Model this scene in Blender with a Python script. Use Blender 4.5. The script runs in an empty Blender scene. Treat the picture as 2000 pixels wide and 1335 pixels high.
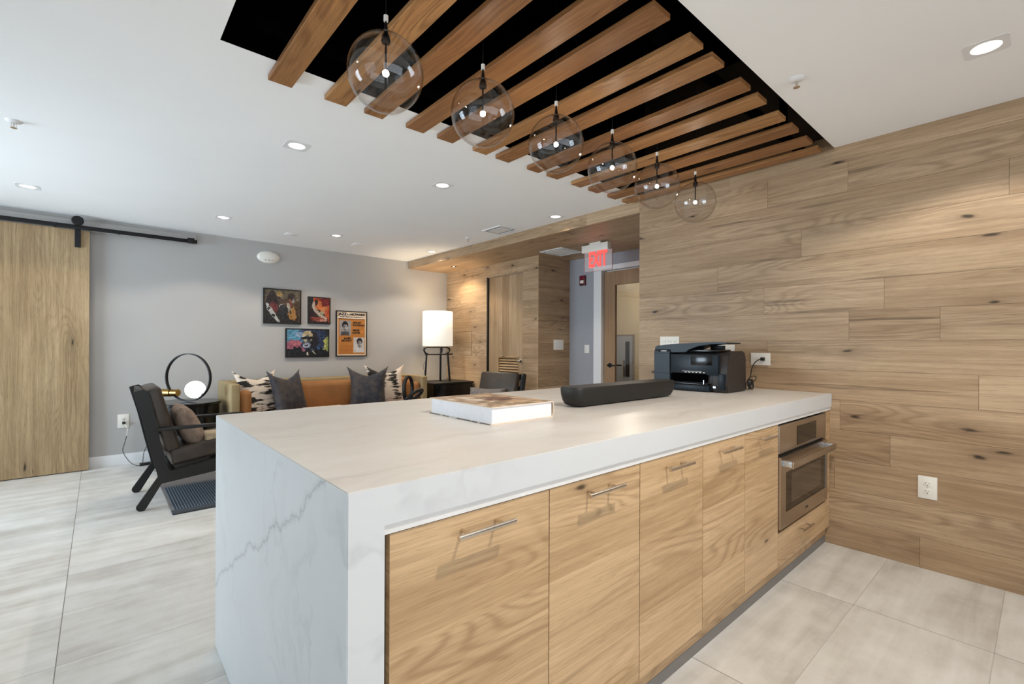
import bpy, bmesh, math, random
from mathutils import Vector, Matrix
import numpy as np
R = math.radians
PI = math.pi
scn = bpy.context.scene
COL = scn.collection
# ------------------------------------------------------------------ camera
cam_d = bpy.data.cameras.new('camera')
cam = bpy.data.objects.new('camera', cam_d); COL.objects.link(cam)
cam_d.sensor_width = 36; cam_d.lens = 918.95/2000*36
cam_d.shift_y = 8.97/2000
cam_d.clip_start = .02
cam.matrix_world = (Matrix.Translation((0, 0, 1.1904)) @ Matrix.Rotation(-.7213, 4, 'Z')
                    @ Matrix.Rotation(PI/2, 4, 'X') @ Matrix.Rotation(.0042, 4, 'Z'))
scn.camera = cam
# ------------------------------------------------------------------ world, exposure
scn.view_settings.view_transform = 'Standard'
scn.view_settings.look = 'None'
scn.view_settings.gamma = 1
scn.view_settings.use_curve_mapping = False
scn.view_settings.exposure = -0.01
w = bpy.data.worlds.new('sky'); scn.world = w; w.use_nodes = True
bg = w.node_tree.nodes['Background']
bg.inputs[0].default_value = (.78, .88, 1, 1); bg.inputs[1].default_value = 1.0
def area(name, loc, rot, sx, sy, power, col):
    l = bpy.data.lights.new(name, 'AREA'); l.shape = 'RECTANGLE'; l.size = sx; l.size_y = sy
    l.energy = power; l.color = col
    o = bpy.data.objects.new(name, l); o.location = loc; o.rotation_euler = rot; COL.objects.link(o)
    return o
DAY = (.71, .86, 1)
area('daylight_left', (-3.16, 4.5, 1.22), (0, -PI/2, 0), 2.1, 2.6, 235, DAY)
area('daylight_left_front', (-3.16, .2, 1.22), (0, -PI/2, 0), 2.1, 2.7, 22, DAY)
area('daylight_front', (.2, -3.16, 1.22), (PI/2, 0, 0), 5.3, 2.1, 90, (.88, .93, 1))
# ------------------------------------------------------------------ layout (metres)
XW = 3.3566; YG = 6.0816; ZC = 2.4066; ZS = 2.3023; XA = 4.0089; XB = 4.5733; YC = 4.0767; YE = 2.227
RX0, RY0, RY1 = .3607, .8579, 2.1794
IX0, IY0, IY1, IZ, IZB, LT = .3515, .8654, 2.1751, .914, .8351, .0759
# ------------------------------------------------------------------ tagging helpers
def tag(o, label=None, cat=None, group=None, kind=None):
    if label: o['label'] = label
    if cat: o['category'] = cat
    if group: o['group'] = group
    if kind: o['kind'] = kind
    return o
def empty(name, loc=(0, 0, 0), rz=0):
    o = bpy.data.objects.new(name, None); COL.objects.link(o)
    o.location = loc; o.rotation_euler = (0, 0, rz); o.empty_display_size = .05
    return o
def copy_tree(o, parent=None):
    c = o.copy(); COL.objects.link(c)
    if parent: c.parent = parent
    for ch in list(o.children): copy_tree(ch, c)
    return c
# ------------------------------------------------------------------ materials
def lin(c):
    return tuple(((x/255)/12.92 if x/255 <= .04045 else ((x/255+.055)/1.055)**2.4) for x in c)
def srgb(r, g, b): return (*lin((r, g, b)), 1)
class NT:
    def __init__(s, name):
        m = bpy.data.materials.new(name); m.use_nodes = True; s.m = m; s.t = m.node_tree
        s.b = s.t.nodes['Principled BSDF']
    def n(s, typ, **kw):
        x = s.t.nodes.new(typ)
        for k, v in kw.items(): setattr(x, k, v)
        return x
    def l(s, a, b): s.t.links.new(a, b)
    def math(s, op, a, b=None, clamp=False):
        x = s.n('ShaderNodeMath', operation=op, use_clamp=clamp)
        for i, v in enumerate((a, b)):
            if v is None: continue
            if isinstance(v, (int, float)): x.inputs[i].default_value = v
            else: s.l(v, x.inputs[i])
        return x.outputs[0]
    def mapping(s, src, scale=(1, 1, 1), loc=(0, 0, 0), rot=(0, 0, 0)):
        x = s.n('ShaderNodeMapping'); x.inputs['Scale'].default_value = scale
        x.inputs['Location'].default_value = loc; x.inputs['Rotation'].default_value = rot
        s.l(src, x.inputs[0]); return x.outputs[0]
    def noise(s, vec, scale=1, detail=2, rough=.5, dist=0, out='Fac'):
        x = s.n('ShaderNodeTexNoise'); x.inputs['Scale'].default_value = scale
        x.inputs['Detail'].default_value = detail; x.inputs['Roughness'].default_value = rough
        x.inputs['Distortion'].default_value = dist
        if vec is not None: s.l(vec, x.inputs['Vector'])
        return x.outputs[out]
    def ramp(s, fac, stops, interp='LINEAR'):
        x = s.n('ShaderNodeValToRGB'); x.color_ramp.interpolation = interp
        e = x.color_ramp.elements
        while len(e) > len(stops): e.remove(e[-1])
        while len(e) < len(stops): e.new(.5)
        for i, (p, c) in enumerate(stops):
            e[i].position = p; e[i].color = c if isinstance(c, tuple) else (c, c, c, 1)
        s.l(fac, x.inputs[0]); return x.outputs[0]
    def mix(s, fac, a, b, mode='MIX'):
        x = s.n('ShaderNodeMix', data_type='RGBA', blend_type=mode)
        for i, v in ((0, fac), (6, a), (7, b)):
            if isinstance(v, (int, float)): x.inputs[i].default_value = v
            elif isinstance(v, tuple): x.inputs[i].default_value = v
            else: s.l(v, x.inputs[i])
        return x.outputs[2]
    def bump(s, h, strength=.2, dist=.002):
        x = s.n('ShaderNodeBump'); x.inputs['Strength'].default_value = strength
        x.inputs['Distance'].default_value = dist; s.l(h, x.inputs['Height'])
        s.l(x.outputs[0], s.b.inputs['Normal'])
def plain(name, col, rough=.5, metal=0, spec=None, var=.04, coat=0, scale=12):
    s = NT(name); tc = s.n('ShaderNodeTexCoord')
    nz = s.noise(tc.outputs['Object'], scale, 3)
    c = srgb(*col)
    d = tuple(x*(1-var) for x in c[:3])+(1,); u = tuple(min(1, x*(1+var)) for x in c[:3])+(1,)
    s.l(s.ramp(nz, [(.3, d), (.7, u)]), s.b.inputs['Base Color'])
    s.b.inputs['Roughness'].default_value = rough; s.b.inputs['Metallic'].default_value = metal
    if spec is not None: s.b.inputs['Specular IOR Level'].default_value = spec
    if coat: s.b.inputs['Coat Weight'].default_value = coat; s.b.inputs['Coat Roughness'].default_value = .08
    return s.m
def emit(name, col, strength):
    s = NT(name); s.b.inputs['Base Color'].default_value = (*col, 1)
    s.b.inputs['Emission Color'].default_value = (*col, 1); s.b.inputs['Emission Strength'].default_value = strength
    return s.m
def wood(name, light, mid, dark, rings=.5, knots=.5, rough=.5, tonevar=.6, fibre=.35, spec=.35):
    """oak boards: u runs along the grain (metres), 'tone' is one random number per board"""
    s = NT(name)
    uv = s.n('ShaderNodeUVMap', uv_map='UVMap').outputs[0]
    at = s.n('ShaderNodeAttribute', attribute_name='tone').outputs['Fac']
    off = s.n('ShaderNodeCombineXYZ'); s.l(s.math('MULTIPLY', at, 53.), off.inputs[2])
    add = s.n('ShaderNodeVectorMath', operation='ADD'); s.l(uv, add.inputs[0]); s.l(off.outputs[0], add.inputs[1])
    v = add.outputs[0]
    n1 = s.noise(s.mapping(v, (1.1, 7, 1)), 1, 1.2, .4, .25)
    ring = s.math('SINE', s.math('MULTIPLY', n1, 95.))
    ring = s.math('MULTIPLY_ADD', ring, .5); ring.node.inputs[2].default_value = .5
    mask = s.ramp(s.noise(s.mapping(v, (.7, 3, 1), (5, 3, 1)), 1, 1), [(.40, 0.05), (.6, 1.)])
    ring = s.math('MULTIPLY', ring, mask)
    fib = s.noise(s.mapping(v, (4, 190, 1)), 1, 4, .7)
    low = s.noise(s.mapping(v, (.9, 5, 1), (9, 1, 4)), 1, 3, .55)
    tone = s.math('MULTIPLY_ADD', at, tonevar); tone.node.inputs[2].default_value = .5-tonevar*.5
    f = s.math('ADD', s.math('MULTIPLY', tone, .5), s.math('MULTIPLY', s.ramp(low, [(.3, 0.), (.7, 1.)]), .5))
    base = s.ramp(f, [(.15, srgb(*light)), (.62, srgb(*mid)), (.95, tuple((a*.55+b*.45) for a, b in zip(srgb(*mid), srgb(*dark))))])
    c = s.mix(s.math('MULTIPLY', s.math('POWER', ring, 2.2), rings*.75), base, srgb(*dark))
    pore = s.noise(s.mapping(v, (14, 520, 1), (3, 3, 0)), 1, 2, .6)
    c = s.mix(s.math('MULTIPLY', s.ramp(pore, [(.56, 0.), (.66, 1.)]), fibre*.55), c, srgb(*[x*.8 for x in dark]))
    strk = s.noise(s.mapping(v, (1.6, 55, 1), (8, 1, 0)), 1, 4, .65)
    c = s.mix(s.math('MULTIPLY', s.ramp(strk, [(.48, 0.), (.7, 1.)]), .32), c, srgb(*dark))
    c = s.mix(s.math('MULTIPLY', s.ramp(strk, [(.32, 1.), (.46, 0.)]), .3), c, srgb(*[min(255, x*1.07) for x in light]))
    c = s.mix(s.math('MULTIPLY', s.ramp(fib, [(.42, 0.), (.72, 1.)]), fibre*.5), c, srgb(*dark))
    if knots:
        vo = s.n('ShaderNodeTexVoronoi', feature='F1', voronoi_dimensions='2D'); vo.inputs['Scale'].default_value = 1
        dv = s.n('ShaderNodeVectorMath', operation='ADD')
        s.l(s.mapping(v, (1.9, 6.2, 1)), dv.inputs[0])
        nn = s.noise(s.mapping(v, (6, 24, 1)), 1, 2, out='Color')
        sc = s.n('ShaderNodeVectorMath', operation='SCALE'); s.l(nn, sc.inputs[0]); sc.inputs['Scale'].default_value = .26
        s.l(sc.outputs[0], dv.inputs[1]); s.l(dv.outputs[0], vo.inputs['Vector'])
        sep = s.n('ShaderNodeSeparateColor'); s.l(vo.outputs['Color'], sep.inputs[0])
        gate = s.math('GREATER_THAN', sep.outputs[0], 1-knots*.42)
        core = s.ramp(vo.outputs['Distance'], [(.025, 1.), (.065, 0.)])
        halo = s.ramp(vo.outputs['Distance'], [(.03, 1.), (.12, .35), (.36, 0.)])
        c = s.mix(s.math('MULTIPLY', s.math('MULTIPLY', halo, gate), .5), c, srgb(*[x*.78 for x in dark]))
        c = s.mix(s.math('MULTIPLY', s.math('MULTIPLY', core, gate), .85), c, srgb(*[x*.38 for x in dark]))
        # mineral streaks and checks running with the grain
        st = s.noise(s.mapping(v, (.55, 16, 1), (2, 7, 3)), 1, 3, .6, .4)
        ln = s.ramp(st, [(.655, 0.), (.70, 1.), (.715, 1.), (.76, 0.2)])
        c = s.mix(s.math('MULTIPLY', ln, knots*.6), c, srgb(*[x*.62 for x in dark]))
    s.l(c, s.b.inputs['Base Color']); s.b.inputs['Roughness'].default_value = rough
    s.b.inputs['Specular IOR Level'].default_value = spec
    s.bump(fib, .12, .001)
    return s.m
M = {}
M['wall_oak'] = wood('oak_wall_boards', (196, 170, 138), (172, 144, 112), (112, 86, 60), .5, .85, .5, tonevar=.55, fibre=.6)
M['cab_oak'] = wood('oak_cabinet_veneer', (218, 185, 144), (196, 163, 122), (142, 108, 72), .6, .45, .42, tonevar=.8, fibre=.55)
M['barn_oak'] = wood('oak_barn_boards', (188, 162, 124), (160, 134, 98), (104, 80, 52), .32, .9, .55, fibre=.8)
M['beam_oak'] = wood('stained_beam_wood', (186, 138, 88), (154, 106, 64), (88, 54, 30), .6, .35, .4, tonevar=.9, fibre=.7)
M['door_oak'] = wood('oak_door_veneer', (182, 156, 124), (158, 130, 98), (112, 86, 58), .5, .3, .5, tonevar=1)
M['hall_oak'] = wood('hall_door_veneer', (172, 140, 108), (150, 118, 86), (108, 80, 54), .4, .1, .5)
M['gap'] = plain('dark_board_gap', (58, 42, 28), .9)
M['ceiling'] = plain('white_ceiling_paint', (249, 249, 248), .9, var=.01, scale=2)
M['gray_wall'] = plain('gray_wall_paint', (181, 179, 176), .85, var=.015, scale=2)
M['white_wall'] = plain('white_wall_paint', (226, 226, 224), .85, var=.01)
M['hall_gray'] = plain('hall_gray_paint', (160, 162, 168), .85, var=.01)
M['hall_beige'] = plain('hall_beige_paint', (206, 190, 160), .85, var=.01)
M['white_trim'] = plain('white_trim_paint', (232, 232, 232), .45, var=.01)
M['void'] = plain('matte_black_cavity', (4, 4, 4), 1, spec=0)
M['black_metal'] = plain('black_steel', (20, 20, 22), .45, .4)
M['black_wood'] = plain('black_stained_wood', (14, 13, 13), .45, var=.15)
M['black_gloss'] = plain('black_lacquer', (14, 12, 12), .18)
M['leather'] = plain('dark_brown_leather', (60, 50, 40), .38, var=.25, scale=8)
M['steel'] = plain('brushed_stainless', (196, 186, 174), .3, 1, var=.03)
M['chrome'] = plain('satin_nickel', (214, 206, 194), .22, 1)
M['brass'] = plain('brushed_brass', (190, 156, 96), .28, 1)
M['alu'] = plain('clear_anodised_aluminium', (214, 222, 230), .3, .8)
M['white_plastic'] = plain('white_plastic', (236, 232, 222), .4, var=.01)
M['slot'] = plain('dark_slot', (30, 26, 22), .8)
M['black_plastic'] = plain('black_plastic', (22, 20, 19), .42)
M['printer_blue'] = plain('blue_black_gloss_plastic', (20, 30, 38), .38, spec=.3)
M['printer_gray'] = plain('charcoal_plastic', (40, 34, 32), .5)
M['speaker'] = plain('dark_speaker_cloth', (22, 20, 18), .55, var=.12, scale=200)
M['red'] = plain('maroon_plastic', (110, 22, 40), .4)
M['paper'] = plain('page_paper', (238, 238, 240), .8, var=.03, scale=60)
M['tan_velvet'] = plain('tan_velvet', (160, 108, 60), .75, var=.14, scale=6)
M['tan_rim'] = plain('pale_tan_velvet', (158, 138, 100), .75, var=.1, scale=6)
M['fur'] = plain('taupe_fur', (142, 124, 110), .95, var=.3, scale=25)
M['throw'] = plain('beige_throw', (190, 170, 140), .9, var=.25, scale=14)
M['gray_fabric'] = plain('gray_fabric', (128, 120, 116), .95, var=.25, scale=60)
M['cream'] = plain('cream_board', (226, 208, 186), .6)
M['toe_gray'] = plain('gray_toe_strip', (120, 116, 112), .5)
M['rail_white'] = plain('pale_support_rail', (226, 224, 220), .5)
M['shade'] = None
s = NT('white_linen_shade'); s.b.inputs['Base Color'].default_value = srgb(246, 240, 226)
s.b.inputs['Emission Color'].default_value = (1, .93, .80, 1); s.b.inputs['Emission Strength'].default_value = .62
s.b.inputs['Roughness'].default_value = .9; M['shade'] = s.m
M['opal'] = emit('lit_opal_glass', (1, .97, .92), 1.6)
M['led'] = emit('lit_downlight_lens', (1, .97, .92), 12)
M['led_dim'] = emit('lit_downlight_baffle', (1, .97, .93), .95)
M['bulb'] = emit('lit_pendant_bulb', (1, .93, .82), 60)
M['exit_red'] = emit('lit_red_letters', (1, .06, .05), 1.6)
s = NT('clear_glass_globe')
out = s.t.nodes['Material Output']; s.t.nodes.remove(s.b)
tr = s.n('ShaderNodeBsdfTransparent'); tr.inputs[0].default_value = (.995, .993, .99, 1)
gl = s.n('ShaderNodeBsdfGlossy'); gl.inputs['Roughness'].default_value = 0.005
gm = s.n('ShaderNodeNewGeometry'); dt = s.n('ShaderNodeVectorMath', operation='DOT_PRODUCT')
s.l(gm.outputs['Normal'], dt.inputs[0]); s.l(gm.outputs['Incoming'], dt.inputs[1])
fac = s.ramp(s.math('SUBTRACT', 1., s.math('ABSOLUTE', dt.outputs['Value'])), [(0., .03), (.5, .045), (.8, .2), (1., 1.)])
ms = s.n('ShaderNodeMixShader'); s.l(fac, ms.inputs[0]); s.l(tr.outputs[0], ms.inputs[1]); s.l(gl.outputs[0], ms.inputs[2])
s.l(ms.outputs[0], out.inputs[0]); M['globe'] = s.m
s = NT('window_glass'); out = s.t.nodes['Material Output']; s.t.nodes.remove(s.b)
tr = s.n('ShaderNodeBsdfTransparent'); gl = s.n('ShaderNodeBsdfGlossy'); gl.inputs['Roughness'].default_value = 0.01
fr = s.n('ShaderNodeFresnel'); fr.inputs[0].default_value = 1.5
ms = s.n('ShaderNodeMixShader'); s.l(fr.outputs[0], ms.inputs[0]); s.l(tr.outputs[0], ms.inputs[1]); s.l(gl.outputs[0], ms.inputs[2])
s.l(ms.outputs[0], out.inputs[0]); M['glass'] = s.m
s = NT('clear_acrylic'); s.b.inputs['Base Color'].default_value = (1, .93, .93, 1)
s.b.inputs['Alpha'].default_value = .22; s.b.inputs['Roughness'].default_value = .1; M['acrylic'] = s.m
# dark reflective oven glass
M['oven_glass'] = plain('dark_oven_glass', (24, 19, 15), .08, spec=.45)
M['oven_inner'] = plain('oven_inner_glass', (74, 62, 50), .12, spec=.45)
# marble
def marble():
    s = NT('white_marble'); tc = s.n('ShaderNodeTexCoord').outputs['Object']
    g = s.n('ShaderNodeNewGeometry')
    dn = s.noise(tc, 2.2, 4, .6, 0, 'Color')
    sc = s.n('ShaderNodeVectorMath', operation='SCALE'); s.l(dn, sc.inputs[0]); sc.inputs['Scale'].default_value = .42
    ad = s.n('ShaderNodeVectorMath', operation='ADD'); s.l(tc, ad.inputs[0]); s.l(sc.outputs[0], ad.inputs[1])
    # fine veins that drift along the slab
    a = s.noise(s.mapping(ad.outputs[0], (.7, 2.2, 1.3), rot=(R(38), 0, 0)), 1.3, 4, .55)
    v1 = s.ramp(s.math('ABSOLUTE', s.math('SUBTRACT', a, .5)), [(0., 1.), (.022, 0.)])
    msk = s.ramp(s.noise(tc, 1.6, 2), [(.46, 0.), (.64, 1.)])
    v1 = s.math('MULTIPLY', v1, msk)
    cloud = s.ramp(s.noise(s.mapping(ad.outputs[0], (.6, 2.4, 1.2), rot=(R(40), 0, 0)), 1.6, 5, .6), [(.42, 0.), (.75, 1.)])
    # the long diagonal vein of the waterfall side
    sp = s.n('ShaderNodeSeparateXYZ'); s.l(tc, sp.inputs[0])
    wob = s.math('MULTIPLY', s.math('SUBTRACT', s.noise(s.mapping(tc, (1, 4, 4)), 1, 5, .62), .5), .20)
    line = s.math('ADD', sp.outputs[2], s.math('MULTIPLY', sp.outputs[1], .553))
    line = s.math('ABSOLUTE', s.math('ADD', s.math('SUBTRACT', line, 1.452), wob))
    v2 = s.math('MULTIPLY', s.math('LESS_THAN', sp.outputs[2], IZ-.002), s.ramp(line, [(0., 1.), (.005, .3), (.02, 0.)]))
    v2 = s.math('MULTIPLY', v2, s.math('LESS_THAN', sp.outputs[0], IX0+.004))
    c = s.mix(s.math('MULTIPLY', cloud, .10), srgb(212, 214, 214), srgb(146, 148, 152))
    topm = s.math('GREATER_THAN', sp.outputs[2], IZ-.002)
    warm = s.ramp(s.noise(s.mapping(ad.outputs[0], (.8, 7, 1)), 1.5, 4, .6), [(.35, srgb(214, 210, 203)), (.6, srgb(207, 201, 193)), (.72, srgb(196, 189, 180))])
    c = s.mix(topm, c, warm)  # top face only: beige stone tone plus warm reflected light painted in
    c = s.mix(s.math('MULTIPLY', v1, .24), c, srgb(140, 140, 142))
    c = s.mix(s.math('MULTIPLY', v2, .5), c, srgb(120, 124, 128))
    s.l(c, s.b.inputs['Base Color']); s.b.inputs['Roughness'].default_value = .36
    return s.m
M['marble'] = marble()
def floor_mat():
    s = NT('pale_stone_tile'); tc = s.n('ShaderNodeTexCoord').outputs['Object']
    br = s.n('ShaderNodeTexBrick'); br.offset = 0; br.squash = 1
    br.inputs['Scale'].default_value = 1; br.inputs['Brick Width'].default_value = .9165; br.inputs['Row Height'].default_value = .4572
    br.inputs['Mortar Size'].default_value = .0016; br.inputs['Mortar Smooth'].default_value = 0
    br.inputs['Color1'].default_value = (0, 0, 0, 1); br.inputs['Color2'].default_value = (1, 1, 1, 1)
    br.inputs['Mortar'].default_value = (.5, .5, .5, 1)
    s.l(s.mapping(tc, loc=(.115+9.165, -.59+9.144, 0)), br.inputs['Vector'])
    off = s.n('ShaderNodeVectorMath', operation='SCALE'); s.l(br.outputs['Color'], off.inputs[0]); off.inputs['Scale'].default_value = 30
    ad = s.n('ShaderNodeVectorMath', operation='ADD'); s.l(tc, ad.inputs[0]); s.l(off.outputs[0], ad.inputs[1])
    n1 = s.noise(s.mapping(ad.outputs[0], (.8, 9, 1)), 1, 5, .6, .3)
    n2 = s.noise(ad.outputs[0], 4.5, 5, .6)
    f = s.math('ADD', s.math('MULTIPLY', n1, .55), s.math('MULTIPLY', n2, .45))
    c = s.ramp(f, [(.36, srgb(189, 184, 176)), (.5, srgb(211, 208, 201)), (.64, srgb(227, 225, 220))])
    sp = s.n('ShaderNodeSeparateXYZ'); s.l(tc, sp.inputs[0])
    fx = s.math('ABSOLUTE', s.math('SUBTRACT', s.math('FRACT', s.math('ADD', s.math('MULTIPLY', sp.outputs[0], 1/.9165), .1255+10.5)), .5))
    wgt = s.math('ADD', s.math('MULTIPLY', s.math('LESS_THAN', fx, .004), .55), .40)
    c = s.mix(s.math('MULTIPLY', br.outputs['Fac'], wgt), c, srgb(120, 115, 108))
    s.l(c, s.b.inputs['Base Color']); s.b.inputs['Roughness'].default_value = .42
    s.b.inputs['Specular IOR Level'].default_value = .45
    return s.m
M['floor'] = floor_mat()
def ikat(name, ground, ink):
    s = NT(name); uv = s.n('ShaderNodeUVMap', uv_map='UVMap').outputs[0]
    n = s.noise(s.mapping(uv, (5, 26, 1)), 1, 3, .6)
    band = s.noise(s.mapping(uv, (5.5, .8, 1), (3, 0, 0)), 1, 1)
    f = s.math('ADD', n, s.math('MULTIPLY', s.math('SUBTRACT', band, .5), .9))
    c = s.ramp(f, [(.49, srgb(*ground)), (.53, srgb(*[x*.8 for x in ground])), (.57, srgb(*ink))])
    s.l(c, s.b.inputs['Base Color']); s.b.inputs['Roughness'].default_value = .9
    return s.m
M['ikat'] = ikat('ikat_cotton', (226, 212, 196), (36, 34, 30))
def velvet():
    s = NT('slate_velvet'); tc = s.n('ShaderNodeTexCoord').outputs['Object']
    c = s.ramp(s.noise(tc, 11, 5, .65), [(.40, srgb(30, 33, 46)), (.62, srgb(70, 62, 58))])
    s.l(c, s.b.inputs['Base Color']); s.b.inputs['Roughness'].default_value = .7
    s.b.inputs['Sheen Weight'].default_value = .06
    return s.m
M['velvet'] = velvet()
def rug_mat():
    s = NT('ribbed_rug_weave'); tc = s.n('ShaderNodeTexCoord').outputs['Object']
    sp = s.n('ShaderNodeSeparateXYZ'); s.l(tc, sp.inputs[0])
    st = s.math('FRACT', s.math('MULTIPLY', sp.outputs[0], 56.))
    stripe = s.math('LESS_THAN', st, .22)
    wv = s.noise(s.mapping(tc, (300, 60, 1)), 1, 2)
    blue = s.mix(stripe, s.ramp(wv, [(.3, srgb(22, 30, 40)), (.7, srgb(48, 58, 68))]), srgb(112, 122, 130))
    gray = s.ramp(wv, [(.3, srgb(74, 70, 68)), (.7, srgb(126, 120, 116))])
    inside = s.math('MULTIPLY', s.math('LESS_THAN', sp.outputs[1], 4.80), s.math('GREATER_THAN', sp.outputs[1], 4.11))
    inside = s.math('MULTIPLY', inside, s.math('GREATER_THAN', sp.outputs[0], .41))
    edge = s.math('LESS_THAN', sp.outputs[1], 4.11)
    c = s.mix(inside, s.mix(edge, gray, srgb(56, 60, 64)), blue)
    s.l(c, s.b.inputs['Base Color']); s.b.inputs['Roughness'].default_value = .95
    s.bump(st, .3, .004)
    return s.m
M['rug'] = rug_mat()
def print_mat():
    s = NT('printed_picture'); a = s.n('ShaderNodeVertexColor', layer_name='Col')
    s.l(a.outputs[0], s.b.inputs['Base Color']); s.b.inputs['Roughness'].default_value = .45
    return s.m
M['print'] = print_mat()
# ------------------------------------------------------------------ mesh helpers
def finish(name, bm, mats, parent=None, smooth=False, world=False):
    me = bpy.data.meshes.new(name); bm.to_mesh(me); bm.free()
    for m in (mats if isinstance(mats, (list, tuple)) else [mats]): me.materials.append(m)
    if smooth:
        me.shade_smooth()
        if smooth != 'all':
            me.set_sharp_from_angle(angle=R(smooth if smooth is not True else 35))
    o = bpy.data.objects.new(name, me); COL.objects.link(o)
    if parent:
        o.parent = parent
        if world: o.matrix_parent_inverse = parent_inv(parent)
    return o
def world_of(p):
    b = Matrix.LocRotScale(p.location, p.rotation_euler.to_quaternion(), p.scale)
    return b if p.parent is None else world_of(p.parent) @ p.matrix_parent_inverse @ b
def parent_inv(p): return world_of(p).inverted()
def box(bm, x0, x1, y0, y1, z0, z1, bev=0, seg=2, mat=0, M4=None):
    vs = [bm.verts.new(p) for p in [(x0, y0, z0), (x1, y0, z0), (x1, y1, z0), (x0, y1, z0), (x0, y0, z1), (x1, y0, z1), (x1, y1, z1), (x0, y1, z1)]]
    fs = [bm.faces.new([vs[i] for i in q]) for q in [(3, 2, 1, 0), (4, 5, 6, 7), (0, 1, 5, 4), (1, 2, 6, 5), (2, 3, 7, 6), (3, 0, 4, 7)]]
    for f in fs: f.material_index = mat
    if bev:
        es = list({e for f in fs for e in f.edges})
        r = bmesh.ops.bevel(bm, geom=es, offset=bev, segments=seg, affect='EDGES', profile=.5)
        vs = list({v for f in r['faces'] for v in f.verts} | {v for v in vs if v.is_valid})
        for f in r['faces']: f.material_index = mat
    if M4 is not None: bmesh.ops.transform(bm, matrix=M4, verts=vs)
    return vs
def bx(name, b, m, parent=None, bev=0, seg=2, world=True, M4=None):
    bm = bmesh.new(); box(bm, *b, bev=bev, seg=seg, M4=M4)
    return finish(name, bm, m, parent, smooth=bool(bev), world=world)
def tube(bm, pts, r, n=8, close=False, cap=True, mat=0, rfun=None):
    pts = [Vector(p) for p in pts]; rings = []; N = len(pts); up = None
    for i, p in enumerate(pts):
        a = pts[(i-1) % N] if (i > 0 or close) else p; b = pts[(i+1) % N] if (i < N-1 or close) else p
        t = (b-a).normalized()
        if up is None: up = Vector((0, 0, 1)) if abs(t.z) < .9 else Vector((1, 0, 0))
        u = (up - t*up.dot(t)).normalized(); up = u; v = t.cross(u)
        rr = rfun(i/(N-1)) if rfun else r
        rings.append([bm.verts.new(p+(u*math.cos(2*PI*k/n)+v*math.sin(2*PI*k/n))*rr) for k in range(n)])
    for i in range(N if close else N-1):
        A, B = rings[i], rings[(i+1) % N]
        sh = 0
        if close and i == N-1:
            sh = min(range(n), key=lambda q: (A[0].co-B[q].co).length)
        for k in range(n):
            bm.faces.new([A[k], A[(k+1) % n], B[(k+1+sh) % n], B[(k+sh) % n]]).material_index = mat
    if cap and not close:
        bm.faces.new(rings[0][::-1]).material_index = mat; bm.faces.new(rings[-1]).material_index = mat
def spline(pts, k=8):
    pts = [Vector(p) for p in pts]; P = [pts[0]]+pts+[pts[-1]]; o = []
    for i in range(1, len(P)-2):
        for j in range(k):
            t = j/k; a, b, c, d = P[i-1:i+3]
            o.append(.5*((2*b)+(c-a)*t+(2*a-5*b+4*c-d)*t*t+(3*b-a-3*c+d)*t**3))
    o.append(pts[-1]); return o
def lathe(bm, prof, n=32, c=(0, 0, 0), axis='Z', mat=0, cap=True):
    rings = []
    for r, h in prof:
        ring = []
        for k in range(n):
            a = 2*PI*k/n; p = (r*math.cos(a), r*math.sin(a), h)
            if axis == 'X': p = (h, p[0], p[1])
            if axis == 'Y': p = (p[1], h, p[0])
            ring.append(bm.verts.new(Vector(c)+Vector(p)))
        rings.append(ring)
    for A, B in zip(rings, rings[1:]):
        for k in range(n): bm.faces.new([A[k], A[(k+1) % n], B[(k+1) % n], B[k]]).material_index = mat
    if cap:
        for ring, r in ((rings[0][::-1], prof[0][0]), (rings[-1], prof[-1][0])):
            if r > 1e-5: bm.faces.new(ring).material_index = mat
def lt(name, prof, m, parent=None, n=32, c=(0, 0, 0), axis='Z', smooth=35, cap=True):
    bm = bmesh.new(); lathe(bm, prof, n, c, axis, cap=cap)
    bmesh.ops.remove_doubles(bm, verts=bm.verts, dist=1e-6)
    bmesh.ops.recalc_face_normals(bm, faces=bm.faces)
    return finish(name, bm, m, parent, smooth)
def prism(bm, poly, a0, a1, axis='Y', mat=0):
    """extrude a closed 2-D polygon between a0 and a1 along an axis; poly in the other two axes (in x,y,z order)"""
    def P(p, a):
        return {'X': (a, p[0], p[1]), 'Y': (p[0], a, p[1]), 'Z': (p[0], p[1], a)}[axis]
    A = [bm.verts.new(P(p, a0)) for p in poly]; B = [bm.verts.new(P(p, a1)) for p in poly]
    fs = [bm.faces.new(A), bm.faces.new(B[::-1])]
    n = len(poly)
    for i in range(n): fs.append(bm.faces.new([A[i], B[i], B[(i+1) % n], A[(i+1) % n]]))
    for f in fs: f.material_index = mat
    return fs
def pr(name, poly, a0, a1, m, parent=None, axis='Y', bev=0, smooth=False, world=False):
    bm = bmesh.new(); prism(bm, poly, a0, a1, axis)
    bmesh.ops.recalc_face_normals(bm, faces=bm.faces)
    if bev: bmesh.ops.bevel(bm, geom=list(bm.edges), offset=bev, segments=2, affect='EDGES')
    return finish(name, bm, m, parent, smooth or bool(bev), world)
def uvtone(bm):
    return (bm.loops.layers.uv.get('UVMap') or bm.loops.layers.uv.new('UVMap')), (bm.faces.layers.float.get('tone') or bm.faces.layers.float.new('tone'))
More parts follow.
